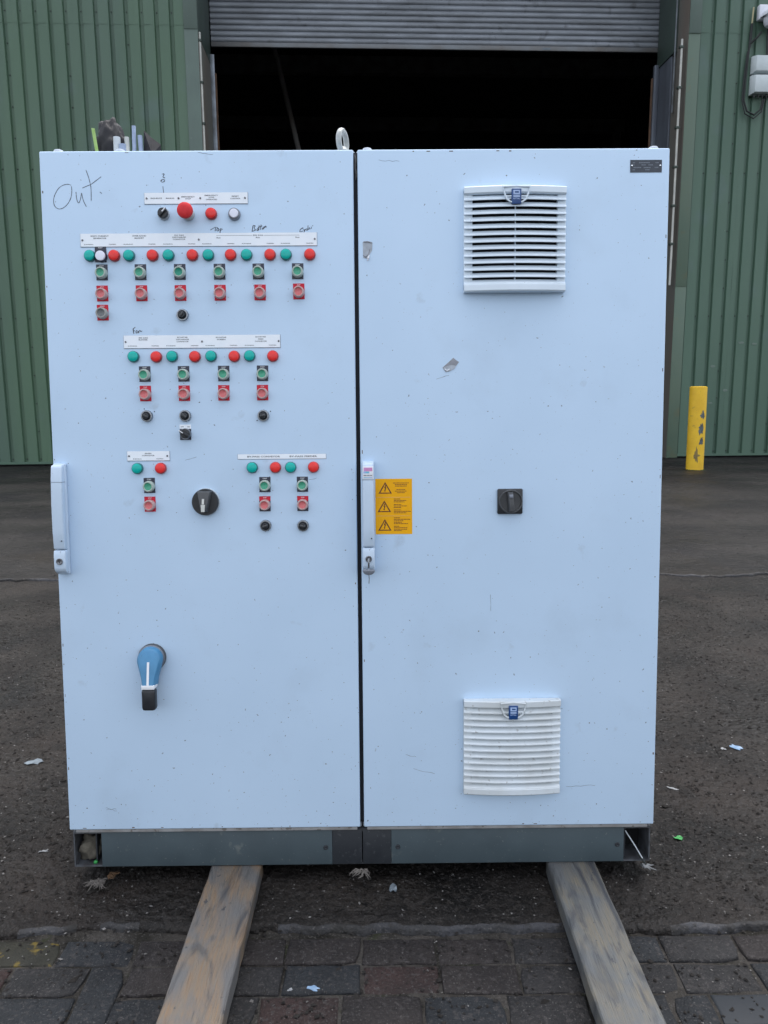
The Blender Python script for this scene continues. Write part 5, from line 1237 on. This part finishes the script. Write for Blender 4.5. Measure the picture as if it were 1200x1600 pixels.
# ================================================================ litter on the yard
def slabz(x, y): return (-0.004 + 0.0055 * fbm(x * 3.2, y * 3.2, 0, 5)) if y > 1.79 else -0.0145
def scrap(name, x, y, w, h, m, label, cat, seed, th=0.0012, rot=0.0, curl=0.004, z=None, group=None):
    rr = random.Random(seed); n = 12; vs = []; fs = []
    for lay in (0, 1):
        vs.append((0, 0, 0.002 + th * lay))
        for k in range(n):
            t_ = 2 * math.pi * k / n; q = rr.uniform(0.6, 1.15) if lay == 0 else None
            if lay == 0: qs = vs and None
            vs.append((0, 0, 0))
    out_ = [rr.uniform(0.55, 1.15) for _ in range(n)]; cz = [rr.uniform(0, curl) for _ in range(n)]
    for lay in (0, 1):
        for k in range(n):
            t_ = 2 * math.pi * k / n; vs[lay * (n + 1) + 1 + k] = (w / 2 * out_[k] * math.cos(t_), h / 2 * out_[k] * math.sin(t_), 0.0004 + cz[k] + th * lay)
    for k in range(n):
        k2 = (k + 1) % n
        fs += [(0, 1 + k2, 1 + k), (n + 1, n + 2 + k, n + 2 + k2), (1 + k, 1 + k2, n + 2 + k2, n + 2 + k)]
    mb = MB(); mb.add(vs, fs); o = mb.build(name, m, None, (x, y, slabz(x, y) if z is None else z), (0, 0, rot), smooth=False)
    tag(o, label, cat, group); return o
scrap('plastic_scrap', -0.171, 1.569, 0.030, 0.020, 'scrap_blue', 'pale blue plastic scrap on the dark paving blocks', 'scrap', 1)
scrap('plastic_scrap', 0.017, 1.900, 0.026, 0.040, 'scrap_grey', 'blue grey scrap lying in the shade under the cabinet', 'scrap', 2, curl=0.010)
scrap('plastic_scrap', 1.324, 2.715, 0.038, 0.055, 'scrap_blue', 'sky blue plastic scrap on the slab beside the door with grilles', 'scrap', 3, rot=0.6)
scrap('paper_scrap', 1.270, 2.70, 0.020, 0.020, 'scrap_white', 'small white crumb beside the sky blue scrap', 'scrap', 4)
scrap('plastic_scrap', -1.293, 2.642, 0.075, 0.050, 'scrap_grey', 'flattened grey white scrap on the slab near the swing handle door', 'scrap', 5, curl=0.002)
scrap('plastic_scrap', 0.886, 2.135, 0.030, 0.022, 'scrap_green', 'bright green scrap on the concrete near the plinth', 'scrap', 6, curl=0.006)
scrap('wood_splinter', 0.975, 2.42, 0.045, 0.010, 'scrap_white', 'thin white splinter on the concrete above the green scrap', 'splinter', 7, rot=-0.5)
scrap('paper_scrap', -1.02, 2.085, 0.030, 0.012, 'scrap_white', 'thin white paper sliver on the wet concrete', 'scrap', 8, rot=0.3)
scrap('paper_scrap', -0.395 + 0.17, 1.565, 0.014, 0.010, 'scrap_white', 'tiny white scrap on the paving beside the pale blue one', 'scrap', 9)
def frayed(name, x, y, z, n, spread, m, label, cat, seed, drop=0.0, ln=0.05, dirs=(-2.6, -0.6), r_=0.0035):
    rr = random.Random(seed); mb = MB()
    for k in range(n):
        a = rr.uniform(*dirs); l_ = ln * rr.uniform(0.5, 1.2)
        pts = [(rr.uniform(-spread, spread) * 0.3, rr.uniform(-0.006, 0.006), 0.004)]
        for q in range(1, 5):
            f = q / 4; pts.append((pts[0][0] + math.cos(a) * l_ * f + rr.uniform(-0.004, 0.004), pts[0][1] + math.sin(a) * l_ * f + rr.uniform(-0.004, 0.004), 0.004 - drop * f + rr.uniform(0, 0.004)))
        mb.tube(pts, [r_, r_ * 1.4, r_, r_ * 0.7, r_ * 0.2], 5)
    o = mb.build(name, m, None, (x, y, z), smooth=False); tag(o, label, cat); return o
frayed('frayed_rag', -0.800, 1.945, 0.0, 22, 0.09, 'rag', 'frayed pale rag trailing on the concrete below the plinth corner', 'rag', 3, ln=0.045, dirs=(-3.3, -0.7), r_=0.0017)
frayed('rusty_rag', -0.775, 1.965, 0.002, 10, 0.03, 'rag_rust', 'rusty orange tuft beside the frayed pale rag', 'rag', 4, ln=0.022, dirs=(-1.6, 1.2), r_=0.0024)
frayed('torn_rag', -0.066, 1.928, 0.036, 14, 0.05, 'rag', 'torn rag poking from under the middle of the plinth', 'rag', 6, ln=0.028, dirs=(-3.0, -0.1), drop=0.010, r_=0.0019)
o = put('straw_wad', blob('straw_wad', (0.036, 0.030, 0.078), 'straw_wad', 9, 0.6)); o.matrix_world = CM @ Matrix.Translation((-0.764, 0.062, 0.0042))
tag(o, 'dirty straw wad stuffed into the open plinth corner below the swing handle', 'wad')
o = put('plastic_pellet', blob('plastic_pellet', (0.006, 0.005, 0.010), 'scrap_green', 4, 0.3, 2)); o.matrix_world = CM @ Matrix.Translation((-0.7445, 0.026, 0.0042))
tag(o, 'bright green plastic bit in the open plinth corner with the straw', 'plastic bit')
mb = MB(); mb.tube([(0.735, 0.03, 0.080), (0.757, 0.020, 0.045), (0.775, 0.010, 0.012), (0.786, 0.004, -0.004), (0.780, 0.006, 0.004), (0.768, 0.014, 0.020)], 0.0028, 6)
o = mb.build('loose_wire', 'cable_black'); o.matrix_world = CM
tag(o, 'black loose wire hanging out of the open plinth corner', 'wire')
mb = MB(); mb.tube([(0.733, 0.026, 0.084), (0.755, 0.016, 0.050), (0.776, 0.006, 0.014)], 0.0016, 6)
o = mb.build('cable_tie', 'conduit_grey'); o.matrix_world = CM
tag(o, 'grey cable tie lying along the black loose wire', 'cable tie')
frayed('white_rag', 0.725, 1.985, 0.006, 5, 0.01, 'scrap_white', 'small white rag wisp beside the loose black wire', 'rag', 8, ln=0.035, dirs=(-0.9, 0.3), drop=0.0, r_=0.003)
